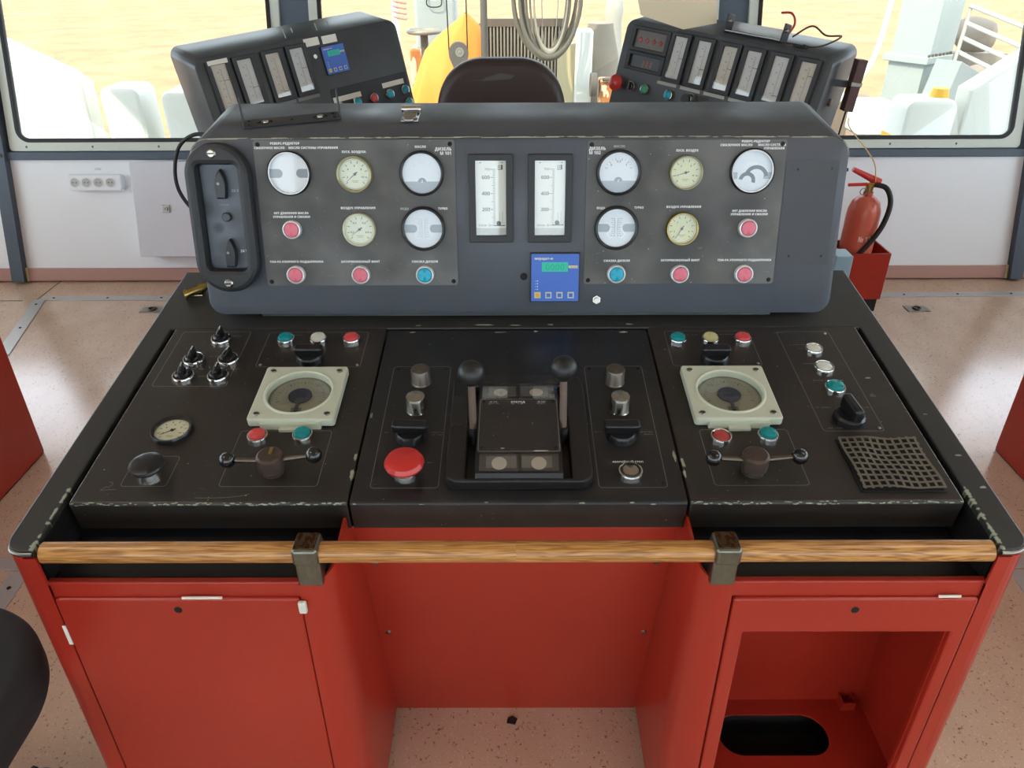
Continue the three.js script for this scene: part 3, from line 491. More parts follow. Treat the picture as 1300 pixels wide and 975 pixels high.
{
  const g = controlPanel('control_panel', 'black control panel with perforated loudspeaker grille and cream framed indicator', 0.259, 0.664, 0.4615, (k) => {
    wear(k); k.outline(0.289, 0.452, 0.338, 0.45); k.outline(0.302, 0.446, 0.035, 0.162); k.outline(0.506, 0.606, 0.158, 0.447);
    k.scrib(0.52, 0.403, 0.05); k.scrib(0.53, 0.39, 0.02); k.scrib(0.528, 0.343, 0.04); k.scrib(0.53, 0.293, 0.055); k.scrib(0.512, 0.218, 0.03); k.scrib(0.574, 0.218, 0.028); k.scrib(0.515, 0.165, 0.035); k.scrib(0.32, 0.437, 0.03); k.scrib(0.39, 0.438, 0.03); k.scrib(0.5, 0.443, 0.02, 0.4);
    edgeChips(k, 0.259, 0.664, 1); sideWear(k, 0.6628); k.chip(0.262, 0.085, 0.007, 0.03); k.chip(0.2605, 0.06, 0.006, 0.02); k.chip(0.63, 0.3, 0.014, 0.005); k.chip(0.62, 0.25, 0.012, 0.012, '#5e5f5b');
  });
  pushButton(g, 0.3091, 0.4135, M.teal); pushButton(g, 0.3705, 0.4135, M.yellowCap); pushButton(g, 0.4319, 0.4135, M.redCap);
  barSwitch(g, 0.3685, 0.358, 0.052); repeater(g, 0.368, 0.2425);
  pushButton(g, 0.3322, 0.1375, std(0xb44444, 0.45), { h: 0.0105, r: 0.018 }); pushButton(g, 0.4083, 0.1405, M.teal);
  gripHub(g, 0.366, 0.066, 0.01, false);
  pushButton(g, 0.5562, 0.379, M.whiteCap, { h: 0.0115 }); pushButton(g, 0.5574, 0.3225, M.whiteCap, { h: 0.0115, r: 0.0185 }); pushButton(g, 0.5578, 0.264, M.teal, { r: 0.0185 });
  const rs = group('rotary_switch', g, [0.5556, 0, -0.186]);
  mesh('base', lathe([[0, 0.014], [0.022, 0.014], [0.0255, 0.01], [0.026, 0]], 32), M.plastic, rs); mesh('grip', rbox(0.016, 0.026, 0.052, 0.005, 0, 0.025, 0), M.plastic, rs).rotation.y = 0.12;
  for (const [u, v] of [[0.445, 0.344], [0.6, 0.165], [0.598, 0.44]]) screwHead(g, u, v, 0, 0.0028);
  // loudspeaker grille: dented woven strips in a sunken square
  const sp = group('speaker_grille', g, [0.582, 0.0004, -0.0785]), hw = 0.0615, hv = 0.0565;
  mesh('backing', plate(rrect(-hw, hw, -hv, hv, 0.001), 0.0006, 0, 0), std(0x08080a, 0.9), sp);
  const fr = rrect(-hw - 0.003, hw + 0.003, -hv - 0.003, hv + 0.003, 0.002); fr.holes.push(rrect(-hw, hw, -hv, hv, 0.001, new THREE.Path())); mesh('edge', plate(fr, 0.0012), M.black, sp);
  const dent = (x, z) => 0.0072 - 0.0042 * Math.exp(-((x - 0.005) ** 2 + (z + 0.02) ** 2) / 0.0008) + 0.0012 * Math.sin(x * 90 + z * 60);
  const stripGeo = (alongX, c, w) => { const P = [], I = [], n = 14; for (let i = 0; i <= n; i++) { const t = -1 + 2 * i / n; for (const s of [-1, 1]) { const x = alongX ? t * hw : c + s * w, z = alongX ? c + s * w : t * hv, sh = 0.004 * Math.sin(t * 2.4); P.push(x + (alongX ? 0 : sh * 0.4), dent(x, z) + (alongX ? 0.0003 : 0), z + (alongX ? sh * 0.5 : 0)); } if (i < n) { const a = 2 * i; I.push(a, a + 2, a + 1, a + 1, a + 2, a + 3); } } const q = new THREE.BufferGeometry(); q.setAttribute('position', new THREE.Float32BufferAttribute(P, 3)); q.setIndex(I); q.computeVertexNormals(); if (q.attributes.normal.getY(0) < 0) { q.setIndex(I.reverse()); q.computeVertexNormals(); } return q; };
  const gm = std(0x8a857c, 0.34, 0.85, { side: THREE.DoubleSide });
  for (let i = 0; i <= 10; i++) mesh('strip', stripGeo(false, -hw + 0.002 + i * (2 * hw - 0.004) / 10, 0.0021), gm, sp);
  for (let i = 0; i <= 9; i++) mesh('strip', stripGeo(true, -hv + 0.002 + i * (2 * hv - 0.004) / 9, 0.0021), gm, sp);
}
{ // lever quadrant standing on the middle panel
  const q = tag(deskFrame(group('engine_telegraph')), 'black lever housing with glazed windows and two ball-topped engine levers', 'lever unit');
  const base = rrect(-0.107, 0.117, 0.026, 0.285, 0.02), cx = 0.005;
  for (const [a, b] of [[-0.0765, -0.059], [0.0675, 0.085]]) base.holes.push(rrect(a, b, 0.033, 0.255, 0.001, new THREE.Path()));
  mesh('base', plate(base, 0.02, 0.003, 0, 10), M.black, q);
  // raised middle: three facets seen from the side
  const pr = poly([[-0.262, 0.018], [-0.25, 0.026], [-0.198, 0.034], [-0.08, 0.034], [-0.036, 0.026], [-0.03, 0.018]]);
  const X = (g2, w, x) => g2.applyMatrix4(new THREE.Matrix4().makeBasis(new THREE.Vector3(0, 0, 1), new THREE.Vector3(0, 1, 0), new THREE.Vector3(-1, 0, 0))).translate(x + w / 2, 0, 0);
  mesh('saddle', X(new THREE.ExtrudeGeometry(pr, { depth: 0.132, bevelEnabled: false }), 0.132, 0.005), M.black, q);
  const mt = panelTex(-0.06, 0.07, 0.07, 0.2, 5000, '#2c2827', (k) => { k.dots(30); k.scratch(16); k.outline(-0.0575, 0.0675, 0.0725, 0.1975, 0.004, '#9b988f', 0.0008); k.text('ВПЕРЕД', 0.004, 0.1905, 5.6); k.scrib(-0.007, 0.1855, 0.022, 0.7); k.text('М 101', -0.036, 0.1905, 4.2, { a: 0.7 }); k.scrib(-0.044, 0.1865, 0.016, 0.6); k.text('М 102', 0.043, 0.1905, 4.2, { a: 0.7 }); k.scrib(0.035, 0.1865, 0.016, 0.6); k.chip(0.04, 0.073, 0.03, 0.004, '#c6b6a4'); k.chip(-0.02, 0.079, 0.007, 0.004, '#c6b6a4'); });
  mesh('cover_plate', bakeUV(plate(rrect(-0.059, 0.069, 0.071, 0.199, 0.005), 0.003, 0.0008, 0.034), -0.06, 0.07, 0.07, 0.2), texMat(mt, 0.4), q);
  for (const [u, v] of [[-0.052, 0.079], [0.062, 0.079], [-0.052, 0.191], [0.062, 0.191]]) screwHead(q, u, v, 0.037, 0.003, M.slot);
  // glazed windows in front of and behind the cover, each with two lamp discs
  for (const [v0, v1, y0, y1] of [[0.038, 0.07, 0.0265, 0.033], [0.2, 0.2475, 0.0332, 0.0268]]) {
    const w = group('window', q, [cx, (y0 + y1) / 2, -(v0 + v1) / 2]); w.rotation.x = Math.atan2(y1 - y0, v1 - v0); const h = (v1 - v0) / 2;
    mesh('glass', plate(rrect(-0.06, 0.06, -h, h, 0.001), 0.002, 0, 0.0022), M.glass, w);
    mesh('back', plate(rrect(-0.06, 0.06, -h, h, 0.001), 0.0006, 0, 0.0008), std(0x2b2a28, 0.6), w);
    for (const s of [-1, 1]) { mesh('label_card', plate(rrect(s * 0.027 - 0.023, s * 0.027 + 0.023, -h * 0.6, h * 0.75, 0.001), 0.0002, 0, 0.0014), std(0x5b5a56, 0.7), w); mesh('lamp_disc', plate(circle(s * 0.03, -h * 0.1, 0.0115), 0.0003, 0, 0.0016, 20), std(0xa89f92, 0.6), w); }
    mesh('divider', box(0.001, 0.004, 2 * h, 0, 0.003, 0), M.black, w);
  }
  for (const [u, v0, ub, vb] of [[-0.0675, 0.138, -0.0687, 0.1595], [0.0765, 0.138, 0.0757, 0.171]]) {
    const l = group('lever', q, [0, 0, 0]);
    mesh('rod', merge([rod([u, -0.01, -v0 + 0.006], [ub, 0.11, -vb], 0.0062, 0.0058)]), M.bronze, l);
    mesh('sleeve', rod([u - 0.0003, -0.01, -v0 + 0.006], [u, 0.026, -v0 - 0.001], 0.009, 0.0075), M.black, l);
    mesh('knob', merge([ball(0.021, ub, 0.12, -vb, 36), lathe([[0.0215, 0.118], [0.0216, 0.1165], [0.0212, 0.115]], 36).translate(ub, 0, -vb)]), M.ballMatte, l);
  }
}
{ // wooden handrail with steel brackets
  const h = tag(group('handrail', scene, [0, 0.7, -0.81]), 'varnished oak handrail across the front of the console', 'handrail');
  const g = new THREE.CylinderGeometry(0.0152, 0.0152, 1.335, 40, 60).rotateZ(PI / 2), uv = g.attributes.uv, p = g.attributes.position;
  for (let i = 0; i < uv.count; i++) { const a = uv.getX(i); uv.setXY(i, p.getX(i) / 1.4, a); }
  mesh('bar', g, M.wood, h);
  for (const x of [-0.2935, 0.2945]) {
    const b = mesh('bracket', merge([rbox(0.036, 0.03, 0.042, 0.006, x, 0.006, 0.001, 3), rbox(0.036, 0.064, 0.036, 0.004, x, -0.022, -0.004)]), M.bracket = M.bracket ?? std(0x868a80, 0.28, 0.9, { map: mottle }), h);
    mesh('cap_plate', rbox(0.03, 0.002, 0.034, 0.0008, x, 0.0215, 0.001), std(0x7a716a, 0.25, 0.9, { map: rustTex }), h);
  }
}

// ---------------------------------------------------------------- upper instrument housing
const HOUSE = [0, 0.8023, -1.375], HT = (90 - 11.7) * D2R;
const shearBack = (g, back, n, v) => { const p = g.attributes.position; for (let i = 0; i < p.count; i++) { const t = -p.getY(i); if (t > 0) p.setXYZ(i, p.getX(i), -t * n, p.getZ(i) - t * v); } g.computeVertexNormals(); return toCreasedNormals(g, 0.5); };
{
  const h = tag(group('instrument_housing', scene, HOUSE), 'long dark grey instrument housing with gauges standing on the desk', 'instrument housing'); h.rotation.x = HT;
  const body = plate(rrect(-0.604, 0.621, 0, 0.333, [0.03, 0.03, 0.036, 0.036]), 0.21, 0.005, -0.21, 10);
  const sb = boxUV(shearBack(body, 1, 0.955, 0.32), 1 / 0.7); mesh('shell', sb, M.housing, h);
  const we = []; for (let k = 0; k <= 8; k++) { const q = PI - k / 8 * PI / 2; we.push([-0.604 + 0.036 + 0.0352 * Math.cos(q), -0.0022, -(0.333 - 0.036 + 0.0352 * Math.sin(q))]); } for (let k = 0; k <= 8; k++) { const q = PI / 2 - k / 8 * PI / 2; we.push([0.621 - 0.036 + 0.0352 * Math.cos(q), -0.0022, -(0.333 - 0.036 + 0.0352 * Math.sin(q))]); }
  mesh('worn_edge', tube(we, 0.0016, 160, 6), std(0xb3b0a2, 0.5, 0, { map: edgeWearTex }), h);
  mesh('plinth', box(1.016, 0.12, 0.02, 0.002, -0.075, 0.004), M.black, h);
  const fpDraw = (list, holes) => (k) => { k.grime(46, '#6a655c', 0.2, 0.02, 0.09); k.grime(26, '#39393b', 0.3, 0.02, 0.07); k.scratch(60, '#a5a8a8'); k.dots(40); for (const [t, u, v, mm, o] of list) k.text(t, u, v, mm, o); };
  const L = [['РЕВЕРС-РЕДУКТОР', -0.424, 0.3245, 5.6], ['СМАЗОЧНОЕ МАСЛО', -0.453, 0.317, 5.4, { sx: 0.95 }], ['МАСЛО СИСТЕМЫ УПРАВЛЕНИЯ', -0.372, 0.317, 5.4, { sx: 1 }], ['ПУСК. ВОЗДУХА', -0.2975, 0.3095, 5.2], ['МАСЛО', -0.174, 0.318, 5.4], ['ДИЗЕЛЬ', -0.1165, 0.3135, 7, { al: 'right' }], ['М 101', -0.1165, 0.306, 7, { al: 'right' }], ['НЕТ ДАВЛЕНИЯ МАСЛА', -0.424, 0.1985, 5.4], ['УПРАВЛЕНИЯ И СМАЗКИ', -0.424, 0.1915, 5.4], ['ВОЗДУХ УПРАВЛЕНИЯ', -0.2965, 0.2075, 5.6], ['ВОДА', -0.2085, 0.206, 5.2, { a: 0.6 }], ['ТУРБО', -0.136, 0.206, 5.2], ['ТЕМ-РА УПОРНОГО ПОДШИПНИКА', -0.4225, 0.106, 5.6], ['ЗАТОРМОЖЕННЫЙ ВИНТ', -0.299, 0.1058, 5.6], ['СМАЗКА ДИЗЕЛЯ', -0.174, 0.1055, 5.6]];
  const R = [['ДИЗЕЛЬ', 0.1375, 0.3135, 7, { al: 'left' }], ['М 102', 0.1375, 0.306, 7, { al: 'left' }], ['МАСЛО', 0.1935, 0.3175, 5.4, { a: 0.55 }], ['ПУСК. ВОЗДУХ', 0.319, 0.3095, 5.2], ['РЕВЕРС-РЕДУКТОР', 0.444, 0.3255, 5.4], ['СМАЗОЧНОЕ МАСЛО', 0.409, 0.319, 5.2], ['МАСЛО СИСТЕМЫ', 0.4745, 0.319, 5.2], ['УПРАВЛЕНИЯ', 0.479, 0.313, 5.2], ['ВОДА', 0.163, 0.206, 5.2], ['ТУРБО', 0.235, 0.2065, 5.2], ['ВОЗДУХ УПРАВЛЕНИЯ', 0.3195, 0.2075, 5.6], ['НЕТ ДАВЛЕНИЯ МАСЛА', 0.4445, 0.2, 5.4], ['УПРАВЛЕНИЯ И СМАЗКИ', 0.4445, 0.1935, 5.4], ['СМАЗКА ДИЗЕЛЯ', 0.197, 0.1058, 5.6], ['ЗАТОРМОЖЕННЫЙ ВИНТ', 0.3193, 0.1062, 5.6], ['ТЕМ-РА УПОРНОГО ПОДШИПНИКА', 0.4434, 0.1062, 5.6]];
  for (const [ex, list, lab] of [[[-0.4835, -0.1105, 0.059, 0.3305], L], [[0.1335, 0.503, 0.06, 0.3285], R]]) {
    const fp = mesh('faceplate', bakeUV(plate(rrect(...ex, 0.006), 0.0018, 0.0005, 0), ...ex), texMat(panelTex(...ex, 3600, '#676665', fpDraw(list)), 0.5), h);
    for (const u of [ex[0] + 0.009, ex[1] - 0.009]) for (const v of [ex[2] + 0.008, ex[3] - 0.008]) mesh('screw', lathe([[0, 0.0034], [0.003, 0.0032], [0.0042, 0.0018]], 12).translate(u, 0, -v), M.slot, fp);
  }
  const y = 0.0018, at = (fn, ...a) => { const g = fn(h, ...a); g.position.y += y; return g; };
  const bigRim = M.plastic, wr = M.silverRing;
  at(roundGauge, -0.42, 0.2712, 0.0405, { rim: M.plastic, lip: wr, tex: lugTex, inner: 0.95 });
  at(roundGauge, -0.298, 0.2693, 0.0335, { name: 'pressure_gauge', rim: M.brassDull = std(0x9a9570, 0.35, 0.5), tex: manoA, inner: 0.85, h: 0.012, needles: [[220, 0.72, 0, 0]], hub: 1 });
  at(roundGauge, -0.173, 0.2703, 0.041, { rim: bigRim, tex: arcFaint, inner: 0.88 });
  at(roundGauge, -0.296, 0.1675, 0.0313, { name: 'pressure_gauge', rim: M.creamRim = std(0xc4c1a0, 0.35, 0.3), tex: manoB, inner: 0.9, h: 0.012, needles: [[216, 0.72, 0, 0]], hub: 1 });
  at(roundGauge, -0.174, 0.1686, 0.0415, { rim: bigRim, tex: twinFaint, inner: 0.87 });
  at(roundGauge, 0.1935, 0.2705, 0.0415, { rim: bigRim, tex: arcClear, inner: 0.87 });
  at(roundGauge, 0.3185, 0.27, 0.0312, { name: 'pressure_gauge', rim: M.brassDull, tex: manoC, inner: 0.9, h: 0.012, needles: [[197, 0.75, 0, 0]], hub: 1 });
  at(roundGauge, 0.4416, 0.2724, 0.0412, { rim: M.plastic, lip: wr, tex: comboTex, inner: 0.94 });
  at(roundGauge, 0.1932, 0.1688, 0.0415, { rim: bigRim, tex: twinClear, inner: 0.86 });
  at(roundGauge, 0.3181, 0.1669, 0.0308, { name: 'pressure_gauge', rim: M.brass, tex: manoC, inner: 0.9, h: 0.012, needles: [[238, 0.78, 0, 0]], hub: 1 });
  for (const [u, v, m] of [[-0.424, 0.1679, M.pink], [-0.4246, 0.0815, M.pink], [-0.2987, 0.0811, M.pink], [-0.1744, 0.0807, M.cyan], [0.4427, 0.168, M.pink], [0.1967, 0.081, M.cyan], [0.3193, 0.0806, M.pink], [0.4434, 0.0802, M.pink]]) pushButton(h, u, v, m, { r: 0.0178, h: 0.0125, y, ring: M.silverRing });
  edgeMeter(h, -0.0448, 0.2244, { tex: rpmTex, at: -0.0505, boss: 1 }); edgeMeter(h, 0.0662, 0.2242, { tex: rpmTex, at: -0.0495, boss: 1 });
  digitalMeter(h, 0.0778, 0.074);
  mesh('cable_hole', lathe([[0, 0.0004], [0.0062, 0.0004], [0.0072, 0]], 20), M.slot, h, [0.0174, 0.0003, -0.0754]);
  mesh('nut', merge([cyl(0.0085, 0.0085, 0.005, 6), cyl(0.0045, 0.0045, 0.009, 14)]), M.nickel, h, [0.1601, 0, -0.0297]);
  for (const [u, v] of [[0.5279, 0.275], [0.5908, 0.2762], [0.5285, 0.1136], [0.5908, 0.1134]]) mesh('screw_hole', new THREE.CircleGeometry(0.0024, 12).rotateX(-PI / 2), M.slot, h, [u, 0.0006, -v]);
  mesh('patch', plate(rrect(0.505, 0.604, 0.096, 0.292, 0.004), 0.0006), std(0x474a50, 0.55, 0, { map: mottle }), h);
  // deep oval surround with two switches
  const rec = group('switch_recess', h, [-0.549, 0, -0.19]);
  const sh = rrect(-0.0605, 0.0605, -0.139, 0.137, 0.0595); sh.holes.push(rrect(-0.0375, 0.0375, -0.096, 0.098, 0.01, new THREE.Path()));
  mesh('surround', plate(sh, 0.03, 0.009, -0.002, 20), M.recess = std(0x232427, 0.5, 0, { bumpMap: grainBump, bumpScale: 0.0001 }), rec);
  const rp = panelTex(-0.0375, 0.0375, -0.096, 0.098, 5000, '#626974', (k) => { k.grime(10, '#33353a', 0.4, 0.01, 0.03); k.text('24 V', 0.0235, 0.05, 6.5, { a: 0.5 }); k.text('24 V', 0.0275, -0.063, 6.5); k.scrib(-0.012, 0.024, 0.02, 0.35); });
  mesh('inner_plate', bakeUV(plate(rrect(-0.0375, 0.0375, -0.096, 0.098, 0.01), 0.001, 0, 0.0014), -0.0375, 0.0375, -0.096, 0.098), texMat(rp, 0.45), rec);
  for (const [x, z] of [[0.002, 0.062], [0.005, -0.066]]) {
    const s = new THREE.Shape(); s.moveTo(-0.009, -0.026); s.lineTo(0.007, -0.026); s.quadraticCurveTo(0.015, 0.01, 0.002, 0.028); s.quadraticCurveTo(-0.016, 0.012, -0.009, -0.026);
    mesh('switch_handle', plate(s, 0.016, 0.003, 0.0024), M.plastic, rec, [x, 0, -z]); mesh('handle_screw', lathe([[0, 0.0195], [0.0025, 0.019], [0.003, 0.018]], 10).translate(x - 0.003, 0, -z - 0.002), M.screw, rec);
  }
  mesh('push_knob', lathe([[0, 0.012], [0.007, 0.0118], [0.0085, 0.01], [0.0085, 0.0024]], 20).translate(0.004, 0, -0.002), std(0x3d4146, 0.35, 0.4), rec);
  for (const [x, v] of [[-0.003, 0.118], [0.0, -0.121]]) { mesh('screw', lathe([[0, 0.032], [0.006, 0.0315], [0.0085, 0.029], [0.0085, 0.027]], 16).translate(x, 0, -v), M.nickel, rec); mesh('screw_slot', box(0.012, 0.0008, 0.002, x, 0.0321, -v), M.slot, rec); }
}
// things standing on the housing: frame with x along the housing, y up from its top, z towards the operator
const topFrame = (g) => { g.position.set(0, 1.1284, -1.4425); g.rotation.x = Math.atan(0.12); return g; };
{
  const b = tag(topFrame(group('mounting_bracket')), 'empty black U-shaped mounting bracket on top of the instrument housing', 'bracket');
  const a = Math.atan2(0.052, 0.173), c = [-0.432, -0.096];
  const rot = (g) => g.rotateY(a).translate(c[0], 0, c[1]);
  const pl = rrect(-0.092, 0.092, -0.022, 0.022, 0.003); for (const x of [-0.05, 0.055]) pl.holes.push(rrect(x - 0.014, x + 0.014, -0.006, 0.006, 0.005, new THREE.Path()));
  mesh('plate', rot(plate(pl, 0.003, 0.0006, 0.001)), M.housingDark, b);
  for (const s of [-1, 1]) mesh('ear', rot(new THREE.ExtrudeGeometry((() => { const e = new THREE.Shape(); e.moveTo(-0.02, 0); e.lineTo(0.02, 0); e.lineTo(0.01, 0.045); e.quadraticCurveTo(0.004, 0.055, -0.004, 0.05); e.lineTo(-0.02, 0); return e; })(), { depth: 0.0025, bevelEnabled: false }).rotateY(PI / 2).translate(s * 0.091, 0.001, 0)), M.housingDark, b);
  for (const x of [-0.05, 0.055]) mesh('bolt', rot(lathe([[0, 0.0065], [0.006, 0.006], [0.007, 0.003]], 12).translate(x, 0, 0)), M.nickel, b);
  for (const [x, z] of [[-0.08, 0.012], [-0.08, -0.012], [0, 0], [0.08, 0.012], [0.08, -0.012]]) mesh('hole', rot(cyl(0.0028, 0.0028, 0.0006, 10, x, 0.0039, z)), M.slot, b);
  const l = tag(topFrame(group('spring_clip')), 'small chromed spring clip on top of the instrument housing', 'clip');
  mesh('base', rbox(0.034, 0.003, 0.05, 0.001, -0.203, 0.0025, -0.11), M.chrome, l); mesh('roll', rod([-0.222, 0.011, -0.134], [-0.184, 0.011, -0.134], 0.0065, 0.0065), M.chrome, l); mesh('tongue', rbox(0.026, 0.0025, 0.03, 0.001, -0.203, 0.009, -0.1), M.nickel, l); mesh('nose', rbox(0.018, 0.008, 0.01, 0.003, -0.203, 0.006, -0.082), M.nickel, l);
  tag(mesh('cable', tube([[-0.612, 1.1, -1.6], [-0.66, 1.098, -1.615], [-0.696, 1.075, -1.62], [-0.717, 1.026, -1.62], [-0.718, 0.979, -1.62], [-0.69, 0.93, -1.62], [-0.64, 0.9, -1.615]], 0.004, 50, 8), M.rubber), 'black cable looping out beside the instrument housing', 'cable');
  const cg = tag(deskFrame(group('cable_gland')), 'small brass cable gland on the desk beside the housing', 'cable gland');
  mesh('body', merge([rod([-0.676, 0.012, -0.575], [-0.64, 0.016, -0.6], 0.008, 0.008, 6), rod([-0.682, 0.011, -0.571], [-0.676, 0.012, -0.575], 0.011, 0.011, 6), rod([-0.655, 0.014, -0.59], [-0.648, 0.015, -0.595], 0.011, 0.011, 6)]), M.brass, cg); mesh('foot', rbox(0.03, 0.006, 0.014, 0.002, -0.662, 0.003, -0.585), M.nickel, cg);
}

// ---------------------------------------------------------------- rear consoles beside the chair
function rearFrame(s, O) {
  const a = s * 42 * D2R, t = 11.65 * D2R, ro = s * 5.1 * D2R, n0 = new THREE.Vector3(Math.sin(a), 0, Math.cos(a)), r0 = new THREE.Vector3(Math.cos(a), 0, -Math.sin(a));
  const up0 = new THREE.Vector3(0, 1, 0).multiplyScalar(Math.cos(t)).addScaledVector(n0, -Math.sin(t)), n = new THREE.Vector3().crossVectors(r0, up0);
  const r = r0.clone().multiplyScalar(Math.cos(ro)).addScaledVector(up0, Math.sin(ro)), up = up0.clone().multiplyScalar(Math.cos(ro)).addScaledVector(r0, -Math.sin(ro));
  const m = new THREE.Matrix4().makeBasis(r, n, up.clone().negate()).setPosition(...O);
  const back = n0.clone().negate().add(new THREE.Vector3(0, 0.1, 0));
  return { m, d: [back.dot(r), back.dot(n), back.dot(up)], n0 };
}
function rearConsole(s, O, W, label) {
  const F = rearFrame(s, O), g = tag(group('rear_console'), label, 'console'); g.applyMatrix4(F.m);
  const body = plate(rrect(0, W, -0.42, 0, [0.01, 0.01, 0.035, 0.035]), 0.2, 0.004, -0.2, 10), p = body.attributes.position;
  for (let i = 0; i < p.count; i++) { const t = -p.getY(i); if (t > 0) p.setXYZ(i, p.getX(i) + t * F.d[0], t * F.d[1], p.getZ(i) - t * F.d[2]); }
  body.computeVertexNormals(); mesh('shell', boxUV(toCreasedNormals(body, 0.5), 1.4), M.housingDark2 = M.housingDark2 ?? std(0x474b4f, 0.36, 0, { map: mottle }), g);
  return g;
}
const tape = (p, u, v, w, h, y = 0.0014) => mesh('label_tape', plate(rrect(u - w / 2, u + w / 2, v - h / 2, v + h / 2, 0.001), 0.0006, 0, y), M.paper, p);
const MW = { w: 0.0265, hh: 0.0705, fw: 0.0415, f0: -0.085, f1: 0.083, h: 0.012 };
{
  const g = rearConsole(1, [-1.038, 1.108, -2.65], 0.804, 'slanted rear console with blue digital meter and four edgewise meters');
  [[0.075, loadTex, 0.02], [0.167, loadTexB, -0.02], [0.272, loadTex, -0.055], [0.365, loadTexB, 0.005]].forEach(([u, t, a]) => edgeMeter(g, u, -0.1005, { ...MW, tex: t, at: a }));
  digitalMeter(g, 0.508, -0.09); tape(g, 0.435, -0.02, 0.06, 0.026); tape(g, 0.508, -0.022, 0.06, 0.026); tape(g, 0.075, -0.022, 0.07, 0.014, 0.0125);
  mesh('nut', cyl(0.008, 0.008, 0.006, 6), M.nickel, g, [0.432, 0, 0.068]);
  mesh('lower_plate', plate(rrect(0.452, 0.79, -0.4, -0.185, 0.006), 0.0015), std(0x1d1e20, 0.45), g);
  tape(g, 0.515, -0.224, 0.12, 0.018, 0.002); tape(g, 0.725, -0.217, 0.1, 0.018, 0.002);
  for (const [u, v, m] of [[0.548, -0.249, M.cyan], [0.622, -0.25, M.redCap], [0.696, -0.251, M.cyan], [0.769, -0.25, M.teal], [0.772, -0.298, M.teal], [0.47, -0.249, M.whiteCap]]) pushButton(g, u, v, m, { r: 0.0185, h: 0.0125, y: 0.0015 });
  for (const u of [0.07, 0.166, 0.268, 0.364]) mesh('name_strip', plate(rrect(u - 0.043, u + 0.043, -0.199, -0.188, 0.001), 0.002), std(0x77766f, 0.5), g);
  for (const [u, t] of [[0.36, 0.03], [0.42, 0.08], [0.5, 0.05], [0.58, 0.1]]) mesh('stud', rod([u, -t, -0.004], [u - 0.004, -t, -0.04], 0.0022, 0.0022, 8), M.screw, g);
}
{
  const g = rearConsole(-1, [0.434, 1.179, -3.18], 0.812, 'slanted rear console with six edgewise meters and a red mushroom button');
  [[0.25, loadTexB, 0], [0.347, loadTexB, -0.02], [0.45, loadTex, 0.0], [0.542, loadTexB, 0.02], [0.642, loadTexB, -0.05], [0.738, loadTex, 0.03]].forEach(([u, t, a]) => edgeMeter(g, u, -0.0985, { ...MW, tex: t, at: a }));
  const dsp = (v, h, name) => { const q = group('display', g, [0.122, 0, -v]), f = rrect(-0.085, 0.085, -h, h, 0.003); f.holes.push(rrect(-0.068, 0.068, -h + 0.012, h - 0.012, 0.002, new THREE.Path())); mesh('frame', plate(f, 0.014, 0.002), M.housingDark, q); mesh('screen', plate(rrect(-0.068, 0.068, -h + 0.012, h - 0.012, 0), 0.001, 0, 0.002), std(name ? 0x5f564e : 0x12141c, 0.3), q); return q; };
  const d1 = dsp(-0.061, 0.042, 1), d2 = dsp(-0.138, 0.033, 0);
  for (let i = 0; i < 4; i++) mesh('indicator_lamp', lathe([[0, 0.007], [0.006, 0.006], [0.011, 0.0035]], 4).translate(-0.045 + i * 0.03, 0, 0.002), std(0x9c4a3e, 0.3), d1);
  for (let i = 0; i < 3; i++) mesh('digit', plate(rrect(-0.012 + i * 0.017, -0.004 + i * 0.017, -0.016, 0.008, 0.001), 0.0005, 0, 0.003), std(0x8d4a34, 0.4), d2);
  const mb = group('mushroom_button', g, [0.025, 0, 0.228]); mesh('stem', cyl(0.014, 0.014, 0.018, 20), M.chrome, mb); mesh('cap', lathe([[0, 0.034], [0.02, 0.033], [0.029, 0.027], [0.029, 0.021], [0.012, 0.018]], 32), M.redMush, mb);
  pushButton(g, 0.15, -0.227, M.green, { r: 0.019, h: 0.0125 }); pushButton(g, 0.256, -0.227, M.cyan, { r: 0.019, h: 0.0125 });
  const rk = group('rotary_knob', g, [0.087, 0, 0.228]); mesh('bezel', bezelGeo(0.0185), M.chrome, rk); mesh('knob', merge([lathe([[0, 0.016], [0.013, 0.015], [0.014, 0.006]], 20), rbox(0.008, 0.016, 0.026, 0.003, 0, 0.019, 0)]), M.plastic, rk);
  const ks = group('key_switch', g, [0.359, 0, 0.222]); mesh('barrel', lathe([[0, 0.05], [0.015, 0.05], [0.018, 0.044], [0.0185, 0.012], [0.02, 0]], 24), M.nickel, ks); mesh('cap', cyl(0.0165, 0.0165, 0.012, 20, 0, 0.05, 0), M.plastic, ks);
  for (const u of [0.235, 0.335, 0.435, 0.535]) mesh('name_strip', plate(rrect(u - 0.042, u + 0.042, -0.197, -0.186, 0.001), 0.002), std(0xb4b4ae, 0.5), g);
  for (const u of [0.3, 0.49, 0.69]) mesh('title_strip', plate(rrect(u - 0.075, u + 0.075, -0.0145, -0.005, 0.001), 0.001), M.housingDark, g);
  mesh('side_bolt', lathe([[0, 0.03], [0.012, 0.028], [0.014, 0]], 12).rotateZ(-PI / 2).translate(0.81 - 0.02, -0.08, 0.13), M.screw, g);
}
